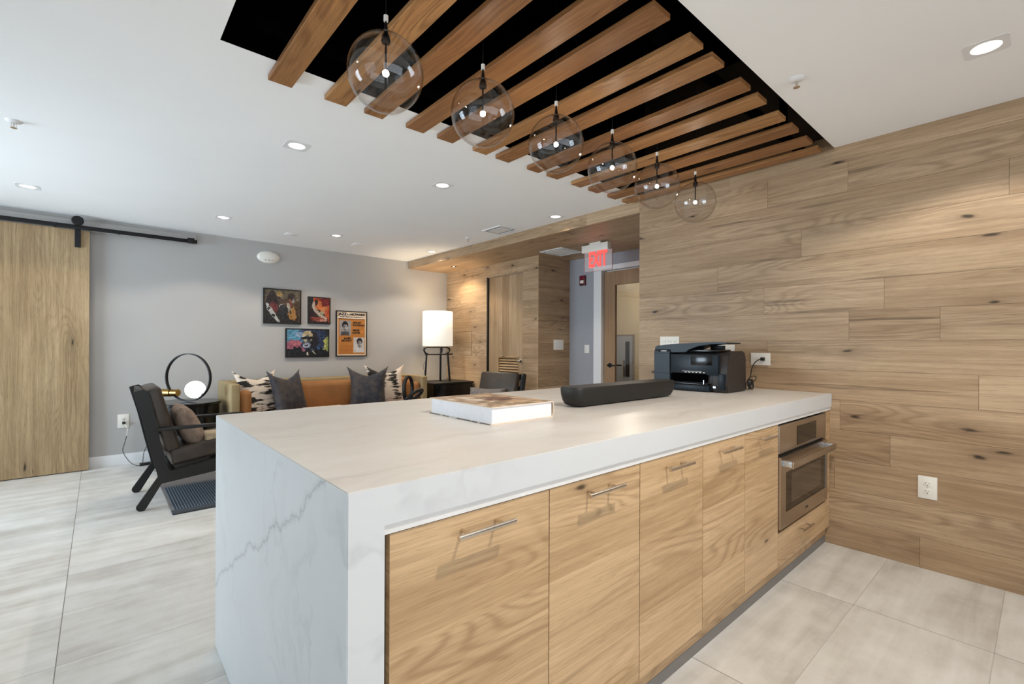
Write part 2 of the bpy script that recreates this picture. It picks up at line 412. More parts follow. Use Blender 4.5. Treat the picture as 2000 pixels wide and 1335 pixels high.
def wbox(bm, b, rnd, grain, tone=None, off=None, mat=0, bev=0):
    """board with grain along axis 0/1/2; UV in metres"""
    uv, tn = uvtone(bm); before = set(bm.faces)
    box(bm, *b, bev=bev, seg=1, mat=mat)
    tone = rnd.random() if tone is None else tone
    ox, oy = off if off else (rnd.random()*20, rnd.random()*20)
    for f in bm.faces:
        if f in before: continue
        f[tn] = tone
        nrm = f.normal if f.normal.length else (f.normal_update() or f.normal)
        f.normal_update(); nrm = f.normal
        k = max(range(3), key=lambda i: abs(nrm[i]))
        rest = [i for i in range(3) if i != k]
        if grain in rest: ui = grain; vi = [i for i in rest if i != grain][0]
        else: ui, vi = rest
        for l in f.loops:
            l[uv].uv = (l.vert.co[ui]+ox, l.vert.co[vi]+oy)
# attribute from face layer: keep as FACE domain float 'tone'
def board_panel(name, fixed, f0, f1, u_axis, v_axis, rects, m, rnd, backing=None, kind='structure', gap=.0006, parent=None, tones=None, extra=None):
    bm = bmesh.new(); uvtone(bm)
    for i, (u0, u1, v0, v1) in enumerate(rects):
        b = [0]*6
        b[fixed*2], b[fixed*2+1] = f0, f1
        b[u_axis*2], b[u_axis*2+1] = u0+gap, u1-gap
        b[v_axis*2], b[v_axis*2+1] = v0+gap, v1-gap
        wbox(bm, b, rnd, u_axis, tone=(tones[i] if tones else None))
    for bb in (backing or []): box(bm, *bb, mat=1)
    for bb in (extra or []): box(bm, *bb, mat=2)
    o = finish(name, bm, [m, M['gap'], M['white_wall']], parent)
    if kind: o['kind'] = kind
    return o
def text_mesh(body, size, bold=0, xs=1):
    c = bpy.data.curves.new('lettering', 'FONT'); c.body = body; c.size = size; c.align_x = 'CENTER'; c.align_y = 'CENTER'
    c.extrude = .0006; c.offset = bold; c.resolution_u = 3
    o = bpy.data.objects.new('lettering', c); COL.objects.link(o)
    bpy.context.view_layer.update()
    dg = bpy.context.evaluated_depsgraph_get()
    me = bpy.data.meshes.new_from_object(o.evaluated_get(dg))
    bpy.data.objects.remove(o); bpy.data.curves.remove(c)
    bm = bmesh.new(); bm.from_mesh(me); bpy.data.meshes.remove(me)
    bmesh.ops.transform(bm, matrix=Matrix.Diagonal((xs, 1, 1, 1)), verts=bm.verts)
    return bm
def add_text(name, body, size, mtx, m, parent=None, bold=0, xs=1, world=False):
    bm = text_mesh(body, size, bold, xs)
    bmesh.ops.transform(bm, matrix=mtx, verts=bm.verts)
    return finish(name, bm, m, parent, world=world)
def sph(bm, c, r, n=16, sc=(1, 1, 1), mat=0):
    m4 = Matrix.Translation(c) @ Matrix.Diagonal((*sc, 1))
    res = bmesh.ops.create_uvsphere(bm, u_segments=n*2, v_segments=n, radius=r, matrix=m4)
    for v in res['verts']:
        for f in v.link_faces: f.material_index = mat
# ================================================================== STRUCTURE
rnd = random.Random(4)
# floor
f = bx('floor', (-3.1, 7.5, -3.1, 6.3, -.1, 0), M['floor']); tag(f, 'pale stone tile floor with long grout lines running through the room', 'floor', kind='structure')
# ceiling with the rectangular opening over the island
bm = bmesh.new()
for b in ((-3.1, RX0, -3.1, 6.2), (RX0, XW, -3.1, RY1-1.3215), (RX0, XW, RY0+1.3215, 6.2)):
    box(bm, b[0], b[1], b[2], b[3], ZC, ZC+.02)
o = finish('ceiling', bm, M['ceiling']); tag(o, 'smooth white ceiling with a rectangular black opening above the island', 'ceiling', kind='structure')
# black cavity
bm = bmesh.new()
cx0, cx1, cy0, cy1 = RX0+.0008, XW+.0, RY0+.0008, RY1-.0008
z0, z1 = ZC+.0008, 3.2
box(bm, cx0-.02, cx0, cy0, cy1, z0, z1); box(bm, cx0, cx1, cy0-.02, cy0, z0, z1)
box(bm, cx0, cx1, cy1, cy1+.02, z0, z1); box(bm, cx0-.02, cx1+.2, cy0-.02, cy1+.02, z1-.01, z1+.02); box(bm, cx0-.02, cx0, cy1, cy1+.02, z0, z1)
o = finish('ceiling_cavity', bm, M['void']); tag(o, 'deep black plenum seen between the wooden ceiling slats', 'ceiling cavity', kind='structure')
# main oak wall
ZR = [-.0121, .1659, .3439, .5219, .6999, .8779, 1.0559, 1.2339, 1.4119, 1.5899, 1.7679, 1.9459, 2.1239, ZS, 2.4803]
J = {0: [.4536, -1.2], 1: [1.3, -.25], 2: [.85, -.9], 3: [.5835, -1.5], 4: [.8221, -.7], 5: [.2279, -1.6], 6: [1.2341, -.8],
     7: [.7795, .3753, -1.2], 8: [1.257, .6124, -1.4], 9: [1.5709, -.55], 10: [1.0342, -.9], 11: [.1249, -1.9], 12: [1.2356, .7874, -1.], 13: [1.491, -.4]}
ymin = -3.1
rects = []
for k in range(14):
    a, b = max(0, ZR[k]), ZR[k+1]
    ys = [ymin]+sorted(J[k])+[YE]
    for y0, y1 in zip(ys, ys[1:]): rects.append((y0, y1, a, b))
o = board_panel('wall_right', 0, XW, XW+.012, 1, 2, rects, M['wall_oak'], rnd, backing=[(XW+.003, XW+.15, ymin, YE-.001, 0, 3.2)])
tag(o, 'long wall clad in wide horizontal light oak boards on the right of the room', 'wall')
# fascia and wooden soffit of the recess
fr_ = [(YE, 2.793, ZS+.001, ZC+.06), (2.793, 4.55, ZS+.001, ZC+.06), (4.55, YG, ZS+.001, ZC+.06)]
o = board_panel('trim_1', 0, XW, XW+.012, 1, 2, fr_, M['wall_oak'], rnd, backing=[(XW+.003, XW+.05, YE, YG, ZS+.013, ZC+.06)], gap=.0005)
tag(o, 'narrow oak fascia band between white ceiling and lowered wooden ceiling', 'trim')
rects = []
for i in range(7):
    x0 = XW+i*.178; x1 = min(x0+.178, XB+.12)
    if i == 6: x1 = XB+.12
    ys = sorted([.4, YG]+[rnd.uniform(1+(i % 3)*.5, 5.7) for _ in range(2)])
    for y0, y1 in zip(ys, ys[1:]): rects.append((y0, y1, x0, x1))
o = board_panel('ceiling_soffit', 2, ZS, ZS+.012, 1, 0, rects, M['wall_oak'], rnd, backing=[(XW+.013, XB+.12, .4, YG, ZS+.003, ZS+.05)], gap=.0005)
tag(o, 'lowered oak board ceiling over the recess with the exit sign', 'ceiling')
# recess walls
UD = (4.352, 5.087, 2.136)   # utility door opening
rects = []
for k in range(13):
    a, b = max(0, ZR[k]), ZR[k+1]
    js = sorted([YC, YG]+([rnd.uniform(5.2, 5.9)] if k % 2 else [5.1 if k % 3 else 5.6]))
    for y0, y1 in zip(js, js[1:]):
        for (p0, p1) in ((y0, min(y1, UD[0])), (max(y0, UD[1]), y1)):
            if p1-p0 > .01 and a < UD[2]: rects.append((p0, p1, a, min(b, UD[2]) if b > UD[2] and b-UD[2] < .3 else b))
rects.append((YC, YG, UD[2], ZS))
o = board_panel('wall_recess', 0, XA, XA+.012, 1, 2, rects, M['wall_oak'], rnd,
                backing=[(XA+.003, XA+.1, YC+.013, UD[0], 0, ZS), (XA+.003, XA+.1, UD[1], YG+.1, 0, ZS), (XA+.003, XA+.1, UD[0], UD[1], UD[2], ZS), (XA+.09, XA+.1, UD[0], UD[1], 0, UD[2])])
tag(o, 'warm lit oak boarded wall beside the lamp holding the louvred door', 'wall')
rects = [(XA, XB, max(0, ZR[k]), ZR[k+1]) for k in range(13)]
o = board_panel('wall_return', 1, YC, YC+.012, 0, 2, rects, M['wall_oak'], rnd, backing=[(XA+.012, XB+.05, YC+.003, YC+.1, 0, ZS)])
tag(o, 'short darker oak return wall carrying the triple switch plate', 'wall')
# gray wall with baseboard and header board of the sliding door
o = bx('wall_back', (-3.1, 4.2, YG, YG+.12, 0, 2.6), M['gray_wall']); tag(o, 'pale gray painted wall behind sofa and sliding door', 'wall', kind='structure')
o = bx('baseboard_back', (-3.0, XA, YG-.014, YG, 0, .107), M['white_trim'], bev=.002); tag(o, 'white baseboard along the gray wall', 'baseboard', kind='structure')
o = bx('trim_2', (-2.2, .787, YG-.028, YG, 2.274, 2.372), M['gray_wall'], bev=.003); tag(o, 'gray painted header board behind the black door rail', 'trim', kind='structure')
# hall wall with door frame
HY0, HY1, HZ = 2.62, 3.5559, 2.1085
bm = bmesh.new()
box(bm, XB, XB+.11, HY1+.012, YC, 0, ZS); box(bm, XB, XB+.11, .4, HY0-.012, 0, ZS); box(bm, XB, XB+.11, HY0-.012, HY1+.012, HZ+.012, ZS)
o = finish('wall_hall', bm, M['hall_gray']); tag(o, 'gray painted end wall of the recess around the white door frame', 'wall', kind='structure')
bm = bmesh.new()
box(bm, XB-.016, XB, HY1, HY1+.115, 0, HZ+.055); box(bm, XB-.016, XB, HY0-.115, HY0, 0, HZ+.055)
box(bm, XB-.016, XB, HY0, HY1, HZ, HZ+.055)
box(bm, XB, XB+.11, HY1, HY1+.012, 0, HZ+.012); box(bm, XB, XB+.11, HY0-.012, HY0, 0, HZ+.012); box(bm, XB, XB+.11, HY0, HY1, HZ, HZ+.012)
box(bm, XB+.07, XB+.085, HY1-.012, HY1, 0, HZ); box(bm, XB+.07, XB+.085, HY0, HY1, HZ-.012, HZ)
o = finish('trim_3', bm, M['white_trim']); tag(o, 'white casing and jamb around the glazed hall door', 'door frame', kind='structure')
o = bx('wall_hall_side', (XW+.15, XB+.1, .3, .4, 0, ZS), M['hall_gray']); tag(o, 'gray side wall closing the hallway behind the oak wall', 'wall', kind='structure')
# room beyond the hall door
bm = bmesh.new()
box(bm, 7.2, 7.3, 0, 6.2, 0, 2.6); box(bm, XB+.11, 7.2, 6.1, 6.2, 0, 2.6); box(bm, XB+.11, 7.2, 0, .1, 0, 2.6)
o = finish('wall_beyond', bm, M['hall_beige']); tag(o, 'beige wall of the corridor seen through the glazed door', 'wall', kind='structure')
o = bx('ceiling_beyond', (XB+.11, 7.3, 0, 6.2, 2.45, 2.47), M['ceiling']); tag(o, 'white ceiling of the corridor behind the glazed door', 'ceiling', kind='structure')
# far gray metal door in the corridor
d = empty('door_3', (7.19, 5.05, 0)); tag(d, 'gray metal door with narrow window, seen through the hall door glass', 'door', kind='structure')
bx('door_frame', (7.16, 7.2, 4.86, 5.25, 0, 1.42), M['steel'], d); bx('door_leaf', (7.13, 7.1595, 4.885, 5.225, 0, 1.39), M['hall_gray'], d)
bx('vision_panel', (7.12, 7.129, 4.925, 5.01, .66, 1.29), M['oven_glass'], d); bx('handle', (7.08, 7.119, 5.02, 5.035, .66, .95), M['chrome'], d)
# walls behind the camera with windows
def window_wall(name, lbl, axis, pos, a0, a1, wins, zb=.25, zt=2.2, th=.12):
    bm = bmesh.new()
    def wb(u0, u1, z0, z1):
        if axis == 'X': box(bm, pos-th, pos, u0, u1, z0, z1)
        else: box(bm, u0, u1, pos-th, pos, z0, z1)
    wb(a0, a1, 0, zb); wb(a0, a1, zt, 2.6)
    us = [a0]+[v for w_ in wins for v in w_]+[a1]
    for i in range(0, len(us), 2): wb(us[i], us[i+1], zb, zt)
    o = finish(name, bm, M['white_wall']); tag(o, lbl, 'wall', kind='structure')
wn = [0]
def window(axis, pos, u0, u1, z0, z1, lbl):
    wn[0] += 1
    e = empty('window_%d' % wn[0], (pos, (u0+u1)/2, z0) if axis == 'X' else ((u0+u1)/2, pos, z0)); tag(e, lbl, 'window', kind='structure')
    def wb(name, ua, ub, za, zb_, t0, t1, m):
        b = (pos-t1, pos-t0, ua, ub, za, zb_) if axis == 'X' else (ua, ub, pos-t1, pos-t0, za, zb_)
        bm = bmesh.new(); box(bm, *b); return bm
    bm = bmesh.new()
    def add(ua, ub, za, zb_):
        b = (pos-.1, pos-.05, ua, ub, za, zb_) if axis == 'X' else (ua, ub, pos-.1, pos-.05, za, zb_)
        box(bm, *b)
    t = .05
    add(u0, u1, z0, z0+t); add(u0, u1, z1-t, z1); add(u0, u0+t, z0, z1); add(u1-t, u1, z0, z1)
    um = (u0+u1)/2; add(um-.02, um+.02, z0, z1); add(u0, u1, z0+(z1-z0)*.68, z0+(z1-z0)*.68+.04)
    finish('window_frame', bm, M['black_metal'], e, world=True)
    bm = bmesh.new()
    b = (pos-.078, pos-.072, u0, u1, z0, z1) if axis == 'X' else (u0, u1, pos-.078, pos-.072, z0, z1)
    box(bm, *b); finish('pane', bm, M['glass'], e, world=True)
window_wall('wall_left', 'white wall with tall windows on the left of the room, outside the frame', 'X', -3.0, -3.1, 6.2, [(-1.1, 1.5), (3.25, 5.8)])
window('X', -3.0, -1.1, 1.5, .25, 2.2, 'black framed window in the left wall nearer the camera')
window('X', -3.0, 3.25, 5.8, .25, 2.2, 'black framed window in the left wall nearer the sliding door')
window_wall('wall_front', 'white wall with a wide window behind the camera', 'Y', -3.0, -3.1, XW+.1, [(-2.4, 2.8)])
window('Y', -3.0, -2.4, 2.8, .25, 2.2, 'wide black framed window behind the camera')
# utility door with louvre
d = empty('door_1', (XA+.03, (UD[0]+UD[1])/2, 0)); tag(d, 'oak utility door with a louvred vent and round knob in the recess wall', 'door', kind='structure')
bm = bmesh.new(); uvtone(bm)
ya, yb = UD[0]+.006, UD[1]-.03
n = 5
LV = (4.44, 4.86, .72, 1.065)
for i in range(n):
    p0, p1 = ya+(yb-ya)*i/n, ya+(yb-ya)*(i+1)/n
    t = (.1, .16, .8, .35, .62)[i]
    segs = [(p0, p1, .008, LV[2]), (p0, p1, LV[3], UD[2]-.014)]
    for q0, q1 in ((p0, min(p1, LV[0])), (max(p0, LV[1]), p1)):
        if q1-q0 > .003: segs.append((q0, q1, LV[2], LV[3]))
    for (q0, q1, za, zb_) in segs: wbox(bm, (XA+.018, XA+.058, q0, q1, za, zb_), rnd, 2, tone=t, off=(t*9, t*7))
finish('door_leaf', bm, M['door_oak'], d, world=True)
bm = bmesh.new(); uvtone(bm)
for i in range(10):
    z = LV[2]+.016+i*(LV[3]-LV[2]-.03)/9
    vs0 = set(bm.verts); wbox(bm, (-.016, .016, LV[0], LV[1], -.003, .003), rnd, 1)
    nv = [v for v in bm.verts if v not in vs0]
    bmesh.ops.transform(bm, matrix=Matrix.Translation((XA+.034, 0, z)) @ Matrix.Rotation(R(-40), 4, 'Y'), verts=nv)
for b in ((LV[0], LV[1], LV[3]-.012, LV[3]), (LV[0], LV[0]+.012, LV[2], LV[3]), (LV[1]-.012, LV[1], LV[2], LV[3]), (LV[0], LV[1], LV[2], LV[2]+.012)):
    wbox(bm, (XA+.012, XA+.05, *b), rnd, 1)
finish('louvre', bm, M['cab_oak'], d, world=True)
bx('door_jamb', (XA+.0, XA+.06, UD[1]-.028, UD[1]-.001, 0, UD[2]), M['black_metal'], d)
bx('top_rail', (XA+.004, XA+.05, UD[0], UD[1]-.02, UD[2]-.012, UD[2]-.001), M['steel'], d)
k = lt('knob', [(.0, 0), (.024, .0), (.024, .006), (.01, .012), (.01, .03), (.024, .036), (.028, .05), (.02, .062), (0, .066)], M['chrome'], d, 20, (0, 0, 0))
k.matrix_parent_inverse = parent_inv(d); k.matrix_basis = Matrix.Translation((XA+.018, 4.405, 1.012)) @ Matrix.Rotation(R(-90), 4, 'Y')
# access panel outline
bm = bmesh.new(); uvtone(bm); wbox(bm, (XA-.003, XA+.0, 5.432, 5.75, 1.068, 1.398), rnd, 1, tone=.25)
box(bm, XA-.0006, XA-.0001, 5.428, 5.754, 1.064, 1.402, mat=1); o = finish('access_panel', bm, [M['wall_oak'], M['gap']]); tag(o, 'small flush oak access panel in the lit recess wall beside the lamp', 'access panel')
# glazed hall door
d = empty('door_2', (XB+.05, HY0, 0)); tag(d, 'wood hall door with a tall glass panel and black lever', 'door', kind='structure')
bm = bmesh.new(); uvtone(bm)
x0, x1 = XB+.03, XB+.068
SW = .155
wbox(bm, (x0, x1, HY1-.013-SW, HY1-.015, .01, HZ-.015), rnd, 2, tone=.4)
wbox(bm, (x0, x1, HY0+.003, HY0+.003+SW, .01, HZ-.015), rnd, 2, tone=.6)
wbox(bm, (x0, x1, HY0+.003+SW, HY1-.013-SW, HZ-.015-.165, HZ-.015), rnd, 2, tone=.5)
wbox(bm, (x0, x1, HY0+.003+SW, HY1-.013-SW, .01, .25), rnd, 2, tone=.5)
finish('door_leaf', bm, M['hall_oak'], d, world=True)
bx('glass_panel', (x0+.016, x0+.022, HY0+SW, HY1-.013-SW, .25, HZ-.18), M['glass'], d)
bm = bmesh.new(); lathe(bm, [(0, 0), (.027, 0), (.027, -.01), (.009, -.012), (.009, -.045), (0, -.045)], 20, (x0, 3.455, .972), 'X')
box(bm, x0-.05, x0-.038, 3.35, 3.465, .964, .98, bev=.003)
lathe(bm, [(0, 0), (.027, 0), (.027, .01), (.009, .012), (.009, .045), (0, .045)], 20, (x1, 3.455, .972), 'X')
box(bm, x1+.038, x1+.05, 3.35, 3.465, .964, .98, bev=.003)
bmesh.ops.recalc_face_normals(bm, faces=bm.faces)
finish('lever_handle', bm, M['black_metal'], d, smooth=40, world=True)
# ================================================================== CEILING SLATS
K = .982; ZB = 2.38
slat_x = [(.577, .681), (.831, .941), (1.035, 1.139), (1.276, 1.389), (1.478, 1.588), (1.735, 1.843), (1.918, 2.031), (2.195, 2.305),
          (2.385, 2.497), (2.648, 2.755), (2.845, 2.957), (3.085, 3.192), (3.283, 3.357)]
ordn = ['first', 'second', 'third', 'fourth', 'fifth', 'sixth', 'seventh', 'eighth', 'ninth', 'tenth', 'eleventh', 'twelfth', 'thirteenth']
for i, (a, b) in enumerate(slat_x):
    a *= K; b *= K
    if i == 12: b = XW-.003-.05; b = 3.3
    bm = bmesh.new(); uvtone(bm)
    wbox(bm, (a, b, .925*K, 2.352*K, ZB, ZB+.0235), rnd, 1, bev=.0015)
    o = finish('ceiling_slat', bm, M['beam_oak'])
    if i == 0: lb = 'stained wood ceiling slat hung at the near end of the row, nearest the camera'
    elif i == 12: lb = 'narrow stained wood ceiling slat hung tight beside the oak wall'
    else: lb = 'stained wood ceiling slat, %s of the row counted from the camera end' % ordn[i]
    tag(o, lb, 'ceiling slat', 'wooden slats hung below the black ceiling opening')
for y, lb in ((1.02, 'black steel hanging rail above the right ends of the ceiling slats'), (1.98, 'black steel hanging rail above the left ends of the ceiling slats')):
    e = empty('hanging_rail', (XW/2, y, ZB+.0235)); tag(e, lb, 'hanging rail', 'black rails that carry the ceiling slats')
    bx('rail', (.45, XW-.01, y-.02, y+.02, ZB+.0236, ZB+.058), M['void'], e)
    for x in (.73, 1.87, 3.0): bx('hanger', (x-.02, x+.02, y-.015, y+.015, ZB+.058, 3.2), M['void'], e)
# ================================================================== PENDANTS
def make_pendant():
    root = empty('globe_pendant')
    # local z = 0 at globe centre
    bm = bmesh.new(); bmesh.ops.create_uvsphere(bm, u_segments=64, v_segments=40, radius=.129); bmesh.ops.create_uvsphere(bm, u_segments=64, v_segments=40, radius=.1262)
    finish('glass_globe', bm, M['globe'], root, smooth='all')
    lt('stem', [(0, .012), (.0035, .012), (.0035, .122), (0, .122)], M['black_metal'], root, 12)
    lt('cap', [(0, .104), (.014, .105), (.016, .112), (.013, .13), (.0085, .136), (.0075, .15), (.0035, .178), (.0022, .182), (0, .182)], M['black_metal'], root, 20)
    lt('ferrule', [(0, .180), (.008, .180), (.008, .200), (0, .200)], M['white_plastic'], root, 14)
    lt('cord', [(0, .200), (.0016, .200), (.0016, 1.05), (0, 1.05)], M['black_plastic'], root, 8)
    bm = bmesh.new(); sph(bm, (0, 0, 0), .0105, 8); finish('bulb', bm, M['bulb'], root, smooth='all')
    return root
pend = make_pendant()
PX = [.747, 1.173, 1.606, 2.036, 2.468, 2.925]
for i, x in enumerate(PX):
    o = pend if i == 0 else copy_tree(pend)
    o.location = (x, 1.52, 2.137)
    lb = ['clear glass globe pendant nearest the camera, largest in view', 'clear glass globe pendant second from the camera end of the row',
          'clear glass globe pendant third from the camera end of the row', 'clear glass globe pendant fourth from the camera end, above the black speaker',
          'clear glass globe pendant next to the last one, second from the oak wall', 'clear glass globe pendant at the far end, nearest the oak wall'][i]
    tag(o, lb, 'pendant light', 'glass globe pendants in a row over the island')
    l = bpy.data.lights.new('pendant_glow', 'POINT'); l.energy = 1.1; l.color = (1, .86, .68); l.shadow_soft_size = .012
    lo = bpy.data.objects.new('pendant_glow', l); COL.objects.link(lo); lo.location = (0, 0, 0); lo.parent = o
# ================================================================== DOWNLIGHTS
def make_downlight():
    root = empty('recessed_downlight')
    bm = bmesh.new()
    s_ = .068
    # thin square trim with a round opening
    n = 32; outer = []; inner = []
    for k in range(n):
        a = 2*PI*(k+.5)/n; c_, s2 = math.cos(a), math.sin(a); q = s_/max(abs(c_), abs(s2))
        outer.append((bm.verts.new((c_*q, s2*q, -.0015)), bm.verts.new((c_*q, s2*q, .0))))
        inner.append((bm.verts.new((c_*.05, s2*.05, -.0015)), bm.verts.new((c_*.046, s2*.046, -.0006))))
    for k in range(n):
        j = (k+1) % n
        bm.faces.new([outer[k][0], inner[k][0], inner[j][0], outer[j][0]]); bm.faces.new([outer[k][0], outer[j][0], outer[j][1], outer[k][1]])
        bm.faces.new([inner[k][0], inner[k][1], inner[j][1], inner[j][0]])
    bmesh.ops.recalc_face_normals(bm, faces=bm.faces)
    finish('trim_plate', bm, M['white_trim'], root)
    lt('baffle', [(0, -.0012), (.047, -.0012), (.047, -.0004), (0, -.0004)], M['led_dim'], root, 32)
    lt('lens', [(0, -.004), (.022, -.003), (.024, -.0013), (0, -.0013)], M['led'], root, 24, (.006, .010, 0))
    return root
dl = make_downlight()
DLS = [(-.412, 5.187, 'round recessed downlight above the sliding door'), (.905, 3.024, 'recessed downlight between the gray wall and first globe pendant'),
       (1.952, 3.024, 'recessed downlight behind the third globe pendant'), (.891, 5.18, 'recessed downlight in front of the gray wall, left of the round detector'),
       (1.972, 5.187, 'recessed downlight above the framed jazz posters'), (3.21, 3.04, 'recessed downlight beside the oak fascia near the slats'),
       (3.213, 5.227, 'recessed downlight in the corner next to the oak fascia'), (2.69, .166, 'large recessed downlight at upper right, near the oak wall'),
       (1.25, .10, 'recessed downlight above the cabinets, outside the frame')]
for i, (x, y, lb) in enumerate(DLS):
    o = dl if i == 0 else copy_tree(dl)
    o.location = (x, y, ZC)
    tag(o, lb, 'downlight', 'white recessed ceiling downlights')
    l = bpy.data.lights.new('downlight_beam', 'SPOT'); l.energy = 17; l.color = (1, .90, .79); l.spot_size = R(128); l.spot_blend = .25
    l.shadow_soft_size = .02 if y < 1 else .045
    if i in (0, 3): l.energy = 12
    if i in (1, 2, 5): l.energy = 7.5
    if i in (4, 6): l.color = (1, .82, .63); l.energy = 15
    if i >= 7: l.color = (1, .94, .86)
    if i == 8: l.energy = 88; l.shadow_soft_size = .012
    lo = bpy.data.objects.new('downlight_beam', l); COL.objects.link(lo); lo.location = (0, 0, -.02); lo.parent = o
# soffit spot
e = empty('soffit_downlight', (3.712, 5.459, ZS)); tag(e, 'small dark square downlight in the oak soffit above the lamp', 'downlight')
bx('trim_plate', (3.712-.035, 3.712+.035, 5.459-.035, 5.459+.035, ZS-.002, ZS-.0002), M['slot'], e)
lt('lens', [(0, -.0032), (.012, -.0032), (.012, -.0021), (0, -.0021)], M['led'], e, 16)
l = bpy.data.lights.new('soffit_beam', 'SPOT'); l.energy = 19; l.color = (1, .82, .58); l.spot_size = R(140); l.spot_blend = .5; l.shadow_soft_size = .03
lo = bpy.data.objects.new('soffit_beam', l); COL.objects.link(lo); lo.location = (0, 0, -.02); lo.parent = e
e = empty('hall_fill_lamp', (4.0, 1.6, ZS)); tag(e, 'unseen fill lamp added in the oak soffit of the hallway behind the oak wall', 'downlight')  # unseen fill lamp, added to brighten the recess and hall
bx('trim_plate', (3.965, 4.035, 1.565, 1.635, ZS-.002, ZS-.0002), M['slot'], e)
lt('lens', [(0, -.0032), (.012, -.0032), (.012, -.0021), (0, -.0021)], M['led'], e, 16)
l = bpy.data.lights.new('hall_fill_beam', 'SPOT'); l.energy = 40; l.color = (1, .90, .78); l.spot_size = R(160); l.spot_blend = .6; l.shadow_soft_size = .03
lo = bpy.data.objects.new('hall_fill_beam', l); COL.objects.link(lo); lo.location = (0, 0, -.02); lo.parent = e
# corridor light beyond
e = empty('corridor_downlight', (6.2, 4.3, 2.45)); tag(e, 'small round downlight in the corridor seen through the door glass', 'downlight')
lt('lens', [(0, -.006), (.06, -.006), (.06, -.001), (0, -.001)], M['led'], e, 20)
l = bpy.data.lights.new('corridor_beam', 'POINT'); l.energy = 22; l.color = (1, .9, .74); l.shadow_soft_size = .1
lo = bpy.data.objects.new('corridor_beam', l); COL.objects.link(lo); lo.location = (0, 0, -.25); lo.parent = e
# sprinklers, vents, cover plates
def make_sprinkler():
    root = empty('fire_sprinkler')
    lt('escutcheon', [(0, -.012), (.018, -.012), (.03, -.006), (.036, 0), (0, 0)], M['white_trim'], root, 24)
    bm = bmesh.new(); lathe(bm, [(0, -.04), (.014, -.039), (.014, -.037), (.003, -.036), (.003, -.012), (0, -.012)], 14)
    box(bm, -.011, -.008, -.002, .002, -.038, -.01); box(bm, .008, .011, -.002, .002, -.038, -.01)
    bmesh.ops.recalc_face_normals(bm, faces=bm.faces)
    finish('sprinkler_head', bm, M['chrome'], root)
    return root
sp = make_sprinkler()
for i, (x, y, lb) in enumerate([(-.349, 3.717, 'white fire sprinkler at far left of the ceiling'), (2.37, .752, 'white fire sprinkler in the ceiling beside the large right downlight'),
                                (3.106, 4.286, 'small fire sprinkler next to the ceiling air vent')]):
    o = sp if i == 0 else copy_tree(sp); o.location = (x, y, ZC); tag(o, lb, 'sprinkler', 'ceiling fire sprinklers')
def vent(name, lbl, x0, x1, y0, y1, z):
    e = empty(name, ((x0+x1)/2, (y0+y1)/2, z)); tag(e, lbl, 'air vent')
    bm = bmesh.new(); t = .022
    for b in ((x0, x1, y0, y0+t), (x0, x1, y1-t, y1), (x0, x0+t, y0+t, y1-t), (x1-t, x1, y0+t, y1-t)): box(bm, *b, z-.008, z-.0003)
    finish('vent_frame', bm, M['white_trim'], e, world=True)
    bx('vent_gap', (x0+t, x1-t, y0+t, y1-t, z-.002, z-.0004), M['slot'], e)
    g = .028
    bx('vent_plate', (x0+t+g, x1-t-g, y0+t+g*.6, y1-t-g*.6, z-.007, z-.0021), M['white_trim'], e)
vent('ceiling_vent', 'white ceiling air vent with dark slot beside the oak fascia', 3.02, 3.27, 3.62, 3.92, ZC)
vent('soffit_vent', 'white square air vent in the oak soffit beside the exit sign', 3.88, 4.24, 3.58, 3.93, ZS)
for x, y, lb in ((1.579, 5.45, 'blank white square cover plate in the ceiling, left one'), (2.333, 5.457, 'blank white square cover plate in the ceiling above the tallest poster')):
    o = bx('cover_plate', (x-.06, x+.06, y-.06, y+.06, ZC-.004, ZC-.0003), M['ceiling'], bev=.001, world=False); tag(o, lb, 'cover plate', 'blank ceiling cover plates')
# ================================================================== ISLAND
e = empty('waterfall_countertop', (IX0, IY0, 0)); tag(e, 'white veined marble countertop folding down to the floor at its left end', 'countertop')
bm = bmesh.new()
pf = [(IX0, 0), (IX0, IZ), (XW-.001, IZ), (XW-.001, IZB), (IX0+LT, IZB), (IX0+LT, 0)]
prism(bm, pf, IY0, IY1, 'Y'); bmesh.ops.recalc_face_normals(bm, faces=bm.faces)
es = [x for x in bm.edges if all(abs(v.co.x-IX0) < 1e-5 or abs(v.co.z-IZ) < 1e-5 for v in x.verts)]
bmesh.ops.bevel(bm, geom=es, offset=.002, segments=2, affect='EDGES')
finish('marble_slab', bm, M['marble'], e, smooth=35, world=True)
bx('support_rail', (IX0+LT, XW-.001, IY0+.006, IY0+.05, .8135, IZB-.0005), M['rail_white'], e)
YD = .875
SE = [.4416, .9043, 1.3272, 1.7523, 2.1342, 2.5216]
rows = [.105, .19, .30, .425, .56, .69, .812]
rt = random.Random(8)
row_t = [.55, .2, .75, .25, .9, .35]
row_o = [(rt.random()*9, rt.random()*9) for _ in rows]
def front(name, x0, x1, z0, z1, parent, g=.0016):
    bm = bmesh.new(); uvtone(bm)
    for i, (a, b) in enumerate(zip(rows, rows[1:])):
        a2, b2 = max(a, z0+g), min(b, z1-g)
        if b2-a2 < .002: continue
        wbox(bm, (x0+g, x1-g, YD, YD+.019, a2, b2), rnd, 0, tone=(row_t[i]+rnd.uniform(-.08, .08)), off=row_o[i])
    return finish(name, bm, M['cab_oak'], parent, world=True)
